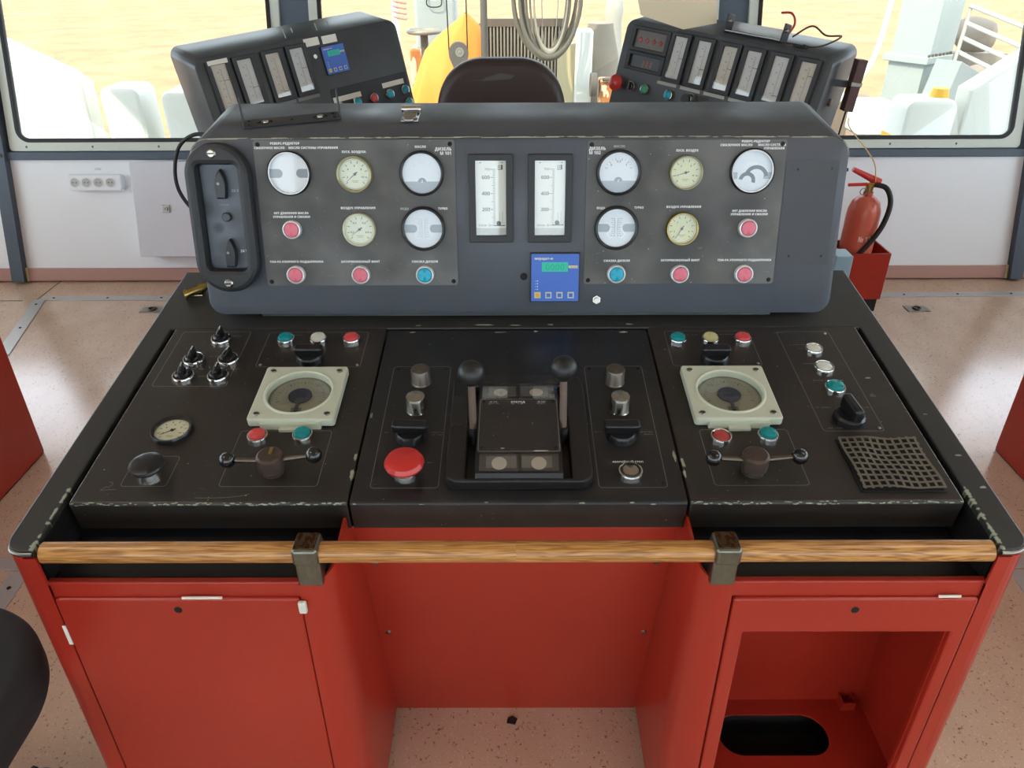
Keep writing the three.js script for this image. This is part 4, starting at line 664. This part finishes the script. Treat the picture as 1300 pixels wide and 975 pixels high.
{ // red pedestals and fittings of the rear consoles
  for (const [s, O] of [[1, [-1.038, 1.108, -2.65]], [-1, [0.434, 1.179, -3.18]]]) {
    const a = s * 42 * D2R, c = new THREE.Vector3(...O).add(new THREE.Vector3(Math.cos(a) * 0.4, 0, -Math.sin(a) * 0.4)).add(new THREE.Vector3(-Math.sin(a), 0, -Math.cos(a)).multiplyScalar(0.06));
    const p = tag(group('console_pedestal', scene, [c.x, 0, c.z]), s > 0 ? 'red steel pedestal under the rear console with the digital meter' : 'red steel pedestal under the rear console with six edgewise meters', 'pedestal'); p.rotation.y = a;
    mesh('body', boxUV(rbox(0.86, 0.58, 0.3, 0.012, 0, 0.34, 0), 1.3), M.red, p); mesh('plinth', box(0.8, 0.05, 0.26, 0, 0.025, 0), M.matte, p); mesh('neck', box(0.6, 0.1, 0.14, 0, 0.66, 0.02), M.black, p);
  }
  const F = rearFrame(-1, [0.434, 1.179, -3.18]), on = (g) => { g.applyMatrix4(F.m); return g; };
  const P = (u, t, h) => [u + t * F.d[0], t * F.d[1], -(t * F.d[2]) - h];
  const b = tag(on(group('mounting_bracket')), 'empty bracket with two rounded black ears on the six-meter rear console', 'bracket');
  const ear = () => { const e = rrect(-0.022, 0.022, 0, 0.062, [0, 0, 0.02, 0.02]); return new THREE.ExtrudeGeometry(e, { depth: 0.006, bevelEnabled: false }).rotateX(-PI / 2).rotateZ(PI / 2); };
  for (const u of [0.385, 0.6]) mesh('ear', rbox(0.006, 0.05, 0.06, 0.0029, ...P(u, 0.06, 0.028)), M.housingDark, b);
  for (const u of [0.39, 0.606]) mesh('ear_bolt', ball(0.007, ...P(u, 0.045, 0.04)), M.screw, b);
  mesh('tray', rbox(0.21, 0.05, 0.004, 0.0015, ...P(0.493, 0.06, 0.004)), M.alu, b); mesh('back_plate', rbox(0.21, 0.003, 0.03, 0.001, ...P(0.493, 0.09, 0.016)), M.alu, b);
  tag(mesh('card_sheet', new THREE.ExtrudeGeometry(poly([[-0.235, 0.195], [-0.189, 0.034], [-0.033, -0.013], [0.085, 0.007], [0.063, 0.195]]), { depth: 0.003, bevelEnabled: false }).rotateX(-0.05), std(0xe3d3b4, 0.8), scene, [0.642, 1.168, -3.015]), 'cream card sheet propped corner-down on the six-meter rear console', 'card');
  tag(on(mesh('lead_wire', tube([P(0.61, 0.1, 0.012), P(0.66, 0.12, 0.05), P(0.7, 0.16, 0.02), P(0.76, 0.14, 0.03), P(0.72, 0.06, 0.006), P(0.62, 0.04, 0.006)], 0.003, 50, 6), M.brown)), 'thin brown wire loop beside the bracket on the rear console', 'wire');
  tag(on(mesh('red_wire', tube([P(0.53, 0.14, 0.07), P(0.57, 0.13, 0.075), P(0.6, 0.11, 0.05), P(0.59, 0.09, 0.004)], 0.004, 30, 6), std(0xb8402a, 0.5))), 'short red wire end standing up by the bracket on the rear console', 'wire');
  tag(on(mesh('wire_clip', merge([rbox(0.03, 0.016, 0.008, 0.002, ...P(0.665, 0.035, 0.004)), rbox(0.012, 0.03, 0.012, 0.003, ...P(0.69, 0.035, 0.006))]), M.matte)), 'small black wire clip on top of the six-meter rear console', 'clip');
  const br = tag(group('hanging_bar', scene, [1.115, 1.02, -2.66]), 'dark brown square bar fixed upright to the end of the rear console', 'bar'); br.rotation.z = -0.1;
  mesh('bar', rbox(0.032, 0.16, 0.04, 0.003), M.brown, br); mesh('clamp', rbox(0.036, 0.014, 0.044, 0.002, 0, 0.005, 0), M.screw, br); mesh('cord', rod([0, -0.08, 0], [0.0, -0.2, 0], 0.003, 0.003, 6), M.matte, br); mesh('bracket_arm', box(0.07, 0.02, 0.02, -0.05, 0, -0.02), M.housingDark, br);
}
{ // brown chair between the rear consoles
  const c = tag(group('helm_chair', scene, [-0.042, 0, -2.66]), 'dark brown leather chair back with worn scuffs seen over the housing', 'chair');
  const bk = new THREE.Shape(); bk.moveTo(-0.2, 0.5); bk.lineTo(0.2, 0.5); bk.lineTo(0.215, 0.92); bk.bezierCurveTo(0.212, 1.05, 0.15, 1.105, 0.06, 1.11); bk.lineTo(-0.06, 1.11); bk.bezierCurveTo(-0.15, 1.105, -0.212, 1.05, -0.215, 0.92); bk.lineTo(-0.2, 0.5);
  const bg = new THREE.ExtrudeGeometry(bk, { depth: 0.03, bevelEnabled: true, bevelSize: 0.03, bevelOffset: -0.03, bevelThickness: 0.035, bevelSegments: 8, curveSegments: 16 }).translate(0, 0, -0.015);
  mesh('backrest', toCreasedNormals(bg, 1.2), M.leather, c);
  for (const s of [-1, 1]) mesh('seam', tube([[s * 0.165, 0.6, 0.049], [s * 0.178, 0.9, 0.049], [s * 0.172, 0.98, 0.048], [s * 0.155, 1.04, 0.044]], 0.0025, 30, 6), M.leather, c);
  const scuff = (pts) => mesh('scuff', new THREE.ExtrudeGeometry(poly(pts), { depth: 0.0006, bevelEnabled: false }).translate(0, 0, 0.0499), std(0x55544f, 0.8), c);
  scuff([[-0.06, 1.045], [0.03, 1.052], [0.045, 1.062], [0.0, 1.07], [-0.02, 1.064], [-0.05, 1.056]]); scuff([[-0.115, 1.046], [-0.05, 1.049], [-0.05, 1.052]]);
  mesh('seat', rbox(0.46, 0.1, 0.44, 0.04, 0, 0.47, -0.24, 4), M.leather, c); mesh('pedestal', merge([cyl(0.04, 0.04, 0.4, 16, 0, 0.03, -0.24), cyl(0.22, 0.2, 0.03, 28, 0, 0, -0.24)]), M.matte, c); mesh('back_bracket', box(0.06, 0.16, 0.03, 0, 0.5, -0.04), M.matte, c);
}
{ // black operator chair at the left of the console
  const c = tag(group('operator_chair', scene, [-0.985, 0, -0.7]), 'black fabric swivel chair beside the console', 'chair'); 
  const st = rrect(-0.24, 0.24, -0.23, 0.25, [0.08, 0.08, 0.2, 0.2]);
  mesh('seat', toCreasedNormals(new THREE.ExtrudeGeometry(st, { depth: 0.03, bevelEnabled: true, bevelSize: 0.03, bevelOffset: -0.03, bevelThickness: 0.03, bevelSegments: 6, curveSegments: 14 }).rotateX(-PI / 2).translate(0, 0.41, 0), 1.2), M.softBlack, c);
  const bs = rrect(-0.22, 0.22, 0.56, 1.0, 0.1); mesh('backrest', toCreasedNormals(new THREE.ExtrudeGeometry(bs, { depth: 0.02, bevelEnabled: true, bevelSize: 0.025, bevelOffset: -0.025, bevelThickness: 0.025, bevelSegments: 5, curveSegments: 12 }).translate(0, 0, 0.24), 1.2), M.softBlack, c);
  mesh('back_stem', merge([box(0.06, 0.36, 0.02, 0, 0.52, 0.285), box(0.06, 0.02, 0.2, 0, 0.35, 0.2)]), M.matte, c); mesh('column', cyl(0.03, 0.025, 0.31, 16, 0, 0.08, 0), M.matte, c);
  for (let i = 0; i < 5; i++) { const q = i / 5 * 2 * PI; mesh('base_arm', rod([0, 0.1, 0], [Math.cos(q) * 0.2, 0.065, Math.sin(q) * 0.2], 0.02, 0.014, 8), M.matte, c); mesh('castor', ball(0.028, Math.cos(q) * 0.2, 0.028, Math.sin(q) * 0.2, 12), M.plastic, c); }
}
for (const s of [-1, 1]) { // red side cabinets
  const x = s < 0 ? -1.532 : 1.557, c = tag(group('side_cabinet', scene, [x + s * 0.4, 0, -1.5]), s < 0 ? 'red steel wing cabinet across from the socket strip' : 'red steel wing cabinet across from the fire extinguisher', 'cabinet');
  mesh('body', boxUV(rbox(0.8, 0.72, 1.08, 0.012, 0, 0.36, 0), 1.2), M.red, c); mesh('top', rbox(0.82, 0.03, 1.1, 0.008, 0, 0.735, 0), M.black, c); mesh('plinth', box(0.79, 0.02, 1.07, 0, 0.01, 0), M.matte, c);
}

// ---------------------------------------------------------------- things on the front wall
{
  const so = tag(onWall(group('socket_strip')), 'white strip of four power sockets on the white wall panel', 'socket');
  const b = rrect(-2.085, -1.835, 0.427, 0.502, 0.014); mesh('case', upright(b, 0.04, 0.005, 0.012), M.wallWhite, so);
  for (let i = 0; i < 4; i++) { const x = -2.053 + i * 0.0555; mesh('socket', lathe([[0.0, 0.002], [0.019, 0.002], [0.021, 0.004], [0.0225, 0.0045]], 28).rotateX(PI / 2).translate(x, 0.464, 0.05), M.wallWhite, so); mesh('recess', new THREE.CircleGeometry(0.019, 24).translate(x, 0.464, 0.0528), std(0xb9bdbc, 0.5), so); for (const d of [-0.008, 0.008]) mesh('pin_hole', new THREE.CircleGeometry(0.0028, 10).translate(x + d, 0.464, 0.0532), M.slot, so); }
  const tx = canvasTex(128, 48, (c) => { c.fillStyle = '#f1f5fa'; c.fillRect(0, 0, 128, 48); c.fillStyle = '#8b9098'; c.font = '34px sans-serif'; c.textAlign = 'center'; c.textBaseline = 'middle'; c.fillText('220в', 64, 26); });
  tag(onWall(mesh('voltage_mark', new THREE.PlaneGeometry(0.05, 0.019).translate(-1.957, 0.527, 0.0126), texMat(tx, 0.5))), 'faint 220 volt lettering above the socket strip', 'lettering');
  const wc = tag(onWall(group('wall_box')), 'flat white wall box with a square lock left of the housing', 'wall box');
  mesh('case', rbox(0.46, 0.43, 0.1, 0.004, -1.53, 0.34, 0.062), std(0xd9dde6, 0.5), wc); mesh('lock', merge([rbox(0.034, 0.034, 0.006, 0.002, -1.612, 0.345, 0.114), cyl(0.009, 0.009, 0.008, 14).rotateX(PI / 2).translate(-1.612, 0.345, 0.116)]), M.steel, wc); mesh('keyhole', box(0.003, 0.01, 0.001, -1.612, 0.345, 0.1245), M.slot, wc);
  for (const x of [-1.45, -1.42]) mesh('cable', tube([[x, 0.13, 0.06], [x + 0.004, 0.09, 0.06], [x + 0.02, 0.04, 0.04], [x + 0.06, 0.02, 0.03]], 0.005, 20, 6), M.rubber, wc);
  // fire extinguisher in its red box
  const bx = tag(group('extinguisher_box', scene, [1.5, 0, -3.17]), 'open red metal box on the floor holding the fire extinguisher', 'box');
  mesh('walls', merge([box(0.006, 0.21, 0.17, 0.102, 0.17, 0), box(0.006, 0.21, 0.17, -0.102, 0.17, 0), box(0.21, 0.21, 0.006, 0, 0.17, 0.083), box(0.21, 0.21, 0.006, 0, 0.17, -0.083), box(0.21, 0.006, 0.17, 0, 0.068, 0)]), M.red, bx); mesh('feet', merge([box(0.2, 0.065, 0.02, 0, 0.0325, 0.06), box(0.2, 0.065, 0.02, 0, 0.0325, -0.06)]), M.matte, bx);
  const e = tag(group('fire_extinguisher', scene, [1.485, 0.0715, -3.17]), 'faded red fire extinguisher with black hose standing in the red box', 'fire extinguisher');
  const et = canvasTex(512, 256, (c) => { c.fillStyle = '#cf6a54'; c.fillRect(0, 0, 512, 256); c.fillStyle = '#ece4da'; c.font = 'bold 104px sans-serif'; c.fillText('№ 17', 96, 190); });
  mesh('cylinder', lathe([[0, 0.004], [0.06, 0.004], [0.068, 0.012], [0.068, 0.34], [0.066, 0.37], [0.055, 0.405], [0.035, 0.425], [0.02, 0.43], [0.02, 0.445]], 40), M.extinguisher, e);
  mesh('number', (() => { const g2 = new THREE.CylinderGeometry(0.0685, 0.0685, 0.08, 32, 1, true, -0.7, 1.6).translate(0, 0.268, 0); return g2; })(), texMat(et, 0.35), e);
  mesh('valve', merge([cyl(0.016, 0.016, 0.035, 16, 0, 0.44, 0), rbox(0.04, 0.02, 0.022, 0.004, 0.005, 0.475, 0)]), M.brass, e);
  mesh('lever', merge([rod([0.035, 0.485, 0], [-0.085, 0.54, 0], 0.017, 0.01, 10), rod([0.015, 0.478, 0], [-0.09, 0.475, 0], 0.008, 0.007, 8)]), M.redMush, e);
  mesh('hose', tube([[0.02, 0.478, 0.01], [0.055, 0.47, 0.03], [0.075, 0.42, 0.055], [0.06, 0.33, 0.072], [0.02, 0.25, 0.078], [-0.02, 0.19, 0.074]], 0.011, 40, 10), M.hose, e);
  mesh('pin_ring', new THREE.TorusGeometry(0.014, 0.002, 6, 18).translate(-0.03, 0.452, 0.02), M.screw, e);
  tag(mesh('seal_string', tube([[1.49, 0.565, -3.14], [1.5, 0.62, -3.2], [1.53, 0.7, -3.62], [1.535, 0.72, -3.64]], 0.0025, 20, 5), M.yellow), 'thin yellow string tied from the extinguisher up to the sill', 'string');
  const mk = tag(onWall(group('wall_lettering')), 'dark blue stencil bars on the white panel behind the extinguisher', 'lettering'); for (const [x, y, w, h] of [[1.545, 0.51, 0.05, 0.016], [1.55, 0.47, 0.018, 0.055], [1.535, 0.42, 0.022, 0.05]]) mesh('bar', box(w, h, 0.001, x, y, 0.0127), std(0x2b3852, 0.6), mk);
  tag(mesh('junction_box', merge([rbox(0.06, 0.12, 0.08, 0.004, 1.172, 0.405, -2.6), box(0.05, 0.35, 0.05, 1.172, 0.175, -2.6)]), M.blueGrey), 'small blue-grey junction box on a stand beside the rear pedestal', 'junction box');
}

// ---------------------------------------------------------------- outside
{
  const sd = struct(mesh('ground', boxUV(box(260, 0.4, 240, 0, -6.2, -80), 1 / 14), M.sand), 'bright sandy ground outside');
  struct(mesh('deck', merge([box(9.5, 4.5, 6.5, 2.7, -3.75, -10.7), box(9.4, 0.2, 2.6, 0, -0.4, -5.6), box(9.4, 5.5, 0.2, 0, -3.25, -6.7)]), M.deckGrey), 'grey ship deck below the windows');
  const Z = -10;
  // orange tarpaulin over a machine
  { const P = [], I = [], n = 16, m = 48, xl = [[0, -0.58], [0.1, -0.86], [0.16, -1.04], [0.5, -1.34], [1, -1.5]], xr = [[0, -0.54], [0.06, -0.4], [0.14, -0.36], [0.5, -0.33], [1, -0.3]];
    const lin = (t, a) => { for (let i = 1; i < a.length; i++) if (t <= a[i][0]) { const q = (t - a[i - 1][0]) / (a[i][0] - a[i - 1][0]); return a[i - 1][1] + (a[i][1] - a[i - 1][1]) * q; } return a[a.length - 1][1]; };
    for (let i = 0; i <= n; i++) { const t = i / n, l = lin(t, xl), r = lin(t, xr), c = (l + r) / 2, w = (r - l) / 2; for (let j = 0; j <= m; j++) { const q = j / m * 2 * PI, f = 1 + 0.08 * t * Math.sin(q * 11 + t * 3) + 0.05 * t * Math.sin(q * 19 + 1 - t * 2); P.push(c + w * Math.cos(q) * f, 0.66 - t * 2.16, Z + (0.06 + 0.26 * Math.min(1, t * 3)) * Math.sin(q) * f); } }
    for (let i = 0; i < n; i++) for (let j = 0; j < m; j++) { const a = i * (m + 1) + j; I.push(a, a + m + 1, a + 1, a + 1, a + m + 1, a + m + 2); }
    const g = new THREE.BufferGeometry(); g.setAttribute('position', new THREE.Float32BufferAttribute(P, 3)); g.setIndex(I); g.computeVertexNormals();
    tag(mesh('tarpaulin', g, M.tarp), 'orange tarpaulin draped over a deck machine', 'tarpaulin'); }
  { const b = tag(group('pulley_block', scene, [-0.61, 0.28, -9.2]), 'dark teardrop pulley block hanging on two ropes before the orange tarpaulin', 'pulley');
    const s = new THREE.Shape(); s.moveTo(-0.02, -0.2); s.lineTo(0.02, -0.2); s.lineTo(0.1, -0.02); s.bezierCurveTo(0.13, 0.06, 0.09, 0.16, 0, 0.16); s.bezierCurveTo(-0.09, 0.16, -0.13, 0.06, -0.1, -0.02); s.lineTo(-0.02, -0.2);
    mesh('cheek', upright(s, 0.06, 0.008, -0.03, 12), M.greyDark, b); mesh('sheave_boss', lathe([[0, 0.014], [0.02, 0.012], [0.022, 0.004], [0.045, 0.008], [0.05, 0]], 28).rotateX(PI / 2).translate(0.015, 0.05, 0.03), std(0x8b857c, 0.5, 0.3), b);
    for (const [x, dx] of [[-0.105, -0.02], [0.1, 0.0]]) mesh('rope', rod([x, 0.04, 0], [x + dx, 1.6, 0], 0.008, 0.008, 6), M.matte, b); mesh('tail', rod([0, -0.19, 0], [-0.02, -1.58, 0], 0.02, 0.02, 8), M.greyDark, b); }
  tag(mesh('mast_pole', cyl(0.04, 0.04, 3.6, 14, -0.335, -1.5, -9.6), M.greyDark), 'slim dark grey vertical pole in front of the grille', 'pole');
  { const g = tag(group('radiator_grille', scene, [0.125, -1.5, -10.6]), 'upright metal grille of close vertical slats', 'grille'); for (let i = 0; i < 24; i++) mesh('slat', rbox(0.022, 1.95, 0.04, 0.006, -0.5 + i * 0.0435, 0.98, 0), std(0x8b8579, 0.6, 0.3), g); mesh('frame', merge([box(1.08, 0.09, 0.09, 0, 2.0, -0.02), box(0.05, 1.98, 0.08, -0.54, 1, -0.02), box(0.05, 1.98, 0.08, 0.54, 1, -0.02), box(1.04, 1.9, 0.02, 0, 1, -0.06)]), std(0x5d5147, 0.7), g); }
  { const g = tag(group('cable_coil', scene, [0.385, 0.9, -9.3]), 'large coil of grey cable hanging in front of the grille', 'cable coil'); for (let i = 0; i < 12; i++) { const t = mesh('loop', new THREE.TorusGeometry(0.3, 0.016, 8, 40), i % 3 ? M.ropeGrey : std(0x8f887b, 0.8), g, [-0.02 + rr_(-0.03, 0.05), rr_(-0.05, 0.03), rr_(-0.08, 0.12)]); t.scale.set(i % 3 ? rr_(0.75, 1.3) : rr_(0.25, 0.7), rr_(1.9, 2.15), 1); t.rotation.y = rr_(-0.2, 0.2); } mesh('hanger', rod([0, 0.5, 0], [0, 0.9, 0], 0.02, 0.02, 8), M.greyDark, g); }
  { const g = tag(group('deck_machine', scene, [-1.06, -1.5, -11.7]), 'pale grey machine cover with a wire handle behind the tarpaulin', 'machine'); mesh('cover', rbox(0.56, 0.95, 0.5, 0.05, 0, 2.05, 0), M.deckGrey, g); mesh('handle', tube([[-0.09, 2.28, 0.26], [-0.09, 2.14, 0.3], [0.09, 2.14, 0.3], [0.09, 2.28, 0.26]], 0.008, 30, 6), M.matte, g); mesh('body', rbox(0.7, 1.6, 0.6, 0.03, -0.02, 0.8, 0), M.rust, g); }
  { const g = tag(group('hand_wheel', scene, [-1.16, 0.38, -10.85]), 'flat steel handwheel lying beside the orange tarpaulin', 'wheel'); mesh('ring', new THREE.TorusGeometry(0.2, 0.028, 10, 36).rotateX(PI / 2), std(0x8a8478, 0.5, 0.4), g); mesh('disc', cyl(0.19, 0.17, 0.04, 30, 0, -0.03, 0), std(0x8a806d, 0.7), g); mesh('spindle', cyl(0.05, 0.05, 1.9, 14, 0, -1.9, 0), M.greyDark, g); }
  tag(mesh('vent_hood', merge([lathe([[0.0, 1.62], [0.155, 1.62], [0.16, 1.57], [0.24, 1.25], [0.25, 0.2], [0.27, 0]], 30).translate(1.07, -1.5 + 0.4, -10.3), cyl(0.2, 0.2, 0.42, 24, 1.07, -1.5, -10.3)]), std(0x7d7467, 0.65)), 'flared grey vent hood with a pale round lid', 'vent');
  tag(mesh('capstan', lathe([[0, 2.42], [0.09, 2.42], [0.1, 2.36], [0.085, 2.3], [0.1, 2.26], [0.12, 2.1], [0.1, 2.0], [0.14, 1.5], [0.16, 0]], 24).translate(1.3, -1.5, -10.9), std(0xaaa59a, 0.6)), 'pale turned capstan behind the vent hood', 'capstan');
  { const g = tag(group('winch_frame', scene, [1.22, -1.5, -9.5]), 'rusty orange winch frame with a steel drum', 'winch'); mesh('plate', boxUV(rbox(0.5, 1.5, 0.3, 0.02, 0.03, 0.75, 0), 2), M.rust, g); mesh('drum', cyl(0.13, 0.13, 0.07, 26).rotateZ(PI / 2).translate(-0.26, 1.45, 0.1), M.greyDark, g); mesh('rod', rod([-0.2, 1.52, 0.18], [0.28, 1.52, 0.18], 0.02, 0.02), M.greyDark, g); }
  tag(mesh('locker_post', rbox(0.2, 1.85, 0.2, 0.01, 0.63, -0.575, -9.85), std(0xb8ab88, 0.6)), 'cream square post right of the grille', 'post');
  tag(mesh('white_locker', rbox(0.2, 2.0, 0.25, 0.03, 0.83, -0.5, -9.8), M.deckWhite), 'tall white narrow locker next to the cream post', 'locker');
  { const g = tag(group('hose_manifold', scene, [-1.42, -1.5, -10.6]), 'row of pinkish hose ends on a post behind the rear console', 'manifold'); mesh('post', rbox(0.08, 2.3, 0.08, 0.01, -0.06, 1.15, 0), M.deckWhite, g); for (let i = 0; i < 5; i++) mesh('hose_end', rod([-0.1, 2.08 + i * 0.06, 0.02], [0.09, 2.05 + i * 0.06, 0.06], 0.018, 0.016, 8), std(0xb08478, 0.6), g); }
  // crane column on the right
  { const g = tag(group('crane_column', scene, [5.0, -1.5, -10.2]), 'pale grey square crane column with a bolted flange', 'crane column'); g.rotation.y = 0.62;
    mesh('upper_column', box(0.5, 3.2, 0.5, 0.06, 3.2, 0), M.deckGrey, g); mesh('flange', rbox(0.58, 0.08, 0.58, 0.01, 0, 1.63, 0), M.deckGrey, g); mesh('lower_column', box(0.46, 1.6, 0.46, 0, 0.8, 0), M.deckGrey, g);
    for (let i = 0; i < 7; i++) for (const [x, z] of [[-0.25 + i * 0.083, 0.27], [0.27, -0.25 + i * 0.083]]) mesh('flange_bolt', cyl(0.015, 0.015, 0.03, 6, x, 1.67, z), M.greyDark, g); }
  { const g = tag(group('guard_rail', scene, [0, 0, 0]), 'white tubular guard rail sloping down beside the crane column', 'railing'); const A = (x, y, z) => [x, y, z], m = std(0xbcbdb8, 0.5);
    const a = [5.36, 0.7, -9.95], b = [5.24, 0.17, -9.9];
    mesh('post', rod([5.3, -0.05, -9.9], [5.36, 0.72, -9.95], 0.022, 0.022), std(0xa3a49d, 0.6), g); mesh('post', rod([5.72, -1.5, -9.3], [5.78, 0.52, -9.3], 0.024, 0.024), m, g);
    for (const [y0, y1, mm] of [[0.72, 0.27, 1], [0.54, 0.06, 0], [0.38, -0.12, 0], [0.22, -0.3, 0]]) mesh('rail', rod([5.34, y0, -9.95], [6.3, y1, -8.6], 0.023, 0.023), mm ? std(0xb9bab2, 0.6) : m, g); }
  tag(mesh('deck_beam', rbox(1.5, 0.4, 0.3, 0.01).rotateZ(-0.32).rotateY(0.6).translate(5.5, -0.22, -9.75), std(0x858d8d, 0.6)), 'grey sloping beam at the foot of the guard rail', 'beam');
  tag(mesh('beam_support', box(0.3, 1.3, 0.3, 5.5, -0.9, -9.75), std(0x858d8d, 0.6)), 'grey support block under the sloping beam', 'support');
  tag(mesh('white_hose', tube([[4.72, 1.6, -10.4], [4.62, 0.8, -10.4], [4.5, 0.1, -10.3], [4.2, -0.25, -10.1], [3.9, -0.5, -10], [3.7, -1.4, -10]], 0.035, 50, 8), M.deckWhite), 'white hose hanging down left of the crane column', 'hose');
  for (const [x, y, z, r] of [[6.2, -0.26, -10.85, 0.24], [6.78, -0.24, -11, 0.25], [6.7, -0.3, -10.35, 0.22], [6.4, 0.22, -11.65, 0.28]]) { const q = ball(r, 0, 0, 0, 20), p = q.attributes.position; for (let i = 0; i < p.count; i++) { const f = 0.85 + 0.35 * vn(p.getX(i) * 6 + 20, p.getY(i) * 6 + 20, 5, 64); p.setXYZ(i, p.getX(i) * f, p.getY(i) * f * 0.8, p.getZ(i) * f); } q.computeVertexNormals(); tag(mesh('canvas_bundle', q.translate(x, y, z), std(0x83776c, 0.85)), 'lumpy grey canvas bundle piled on the pallet behind the guard rail', 'bundle', 'bundles behind the rail'); }
  tag(mesh('cargo_stack', merge([box(1.1, 1.0, 1.4, 6.66, -1.02, -11.05), box(1, 1.5, 0.3, 6.5, -0.77, -11.85)]), std(0x8f8478, 0.8)), 'brown-grey cargo pallet behind the guard rail', 'pallet');
  { const g = tag(group('deck_crate', scene, [4.35, -1.5, -9.7]), 'white topped brown crate on deck left of the crane column', 'crate'); mesh('body', rbox(0.36, 0.85, 0.4, 0.02, 0, 0.425, 0), std(0x9a8172, 0.8), g); mesh('lid', rbox(0.4, 0.36, 0.42, 0.02, 0, 1.03, 0), M.deckWhite, g); }
  tag(mesh('dark_hatch', rbox(1.1, 1.05, 0.5, 0.02, 4.3, -0.98, -10.9), std(0x7d6c5f, 0.8)), 'brown hatch structure behind the white topped crate', 'hatch');
  // rounded white slabs and slope-topped white plates just outside
  const slab = (x, w, h, label, cap) => { const g = tag(group('white_slab', scene, [x, -0.3, -6]), label, 'slab'); mesh('body', toCreasedNormals(upright(rrect(-w / 2, w / 2, 0, h, [0.02, 0.02, 0.07, 0.07]), 0.3, 0.03, -0.15, 10), 0.6), M.deckWhite, g); if (cap) { mesh('cap', cyl(0.07, 0.055, 0.07, 20, 0.1, h - 0.01, 0), M.yellow, g); mesh('band', box(w + 0.01, 0.05, 0.31, 0, 0.4, 0), M.yellow, g); } };
  slab(-2.87, 0.3, 0.81, 'tall white tank with rounded top outside the sockets window'); slab(-2.43, 0.3, 0.78, 'white tank half hidden behind the rear console with the digital meter'); slab(3.07, 0.38, 0.7, 'white tank with yellow cap outside the extinguisher window', true);
  for (const s of [-1, 1]) { const sh = poly(s < 0 ? [[-0.5, 0], [0.28, 0], [0.3, 0.82], [0.2, 0.9], [-0.5, 1.25]] : [[-0.32, 0], [0.6, 0], [0.6, 1.2], [0.05, 1.02], [-0.32, 0.76]]); tag(mesh('white_wedge', upright(sh, 0.2, 0.02, -0.1), M.deckWhite, scene, [s < 0 ? -3.45 : 3.66, -0.3, -6]), s < 0 ? 'white bulwark plate with sloping top outside the sockets window' : 'white bulwark plate with sloping top outside the extinguisher window', 'wedge'); }
}
renderer.render(scene, camera);
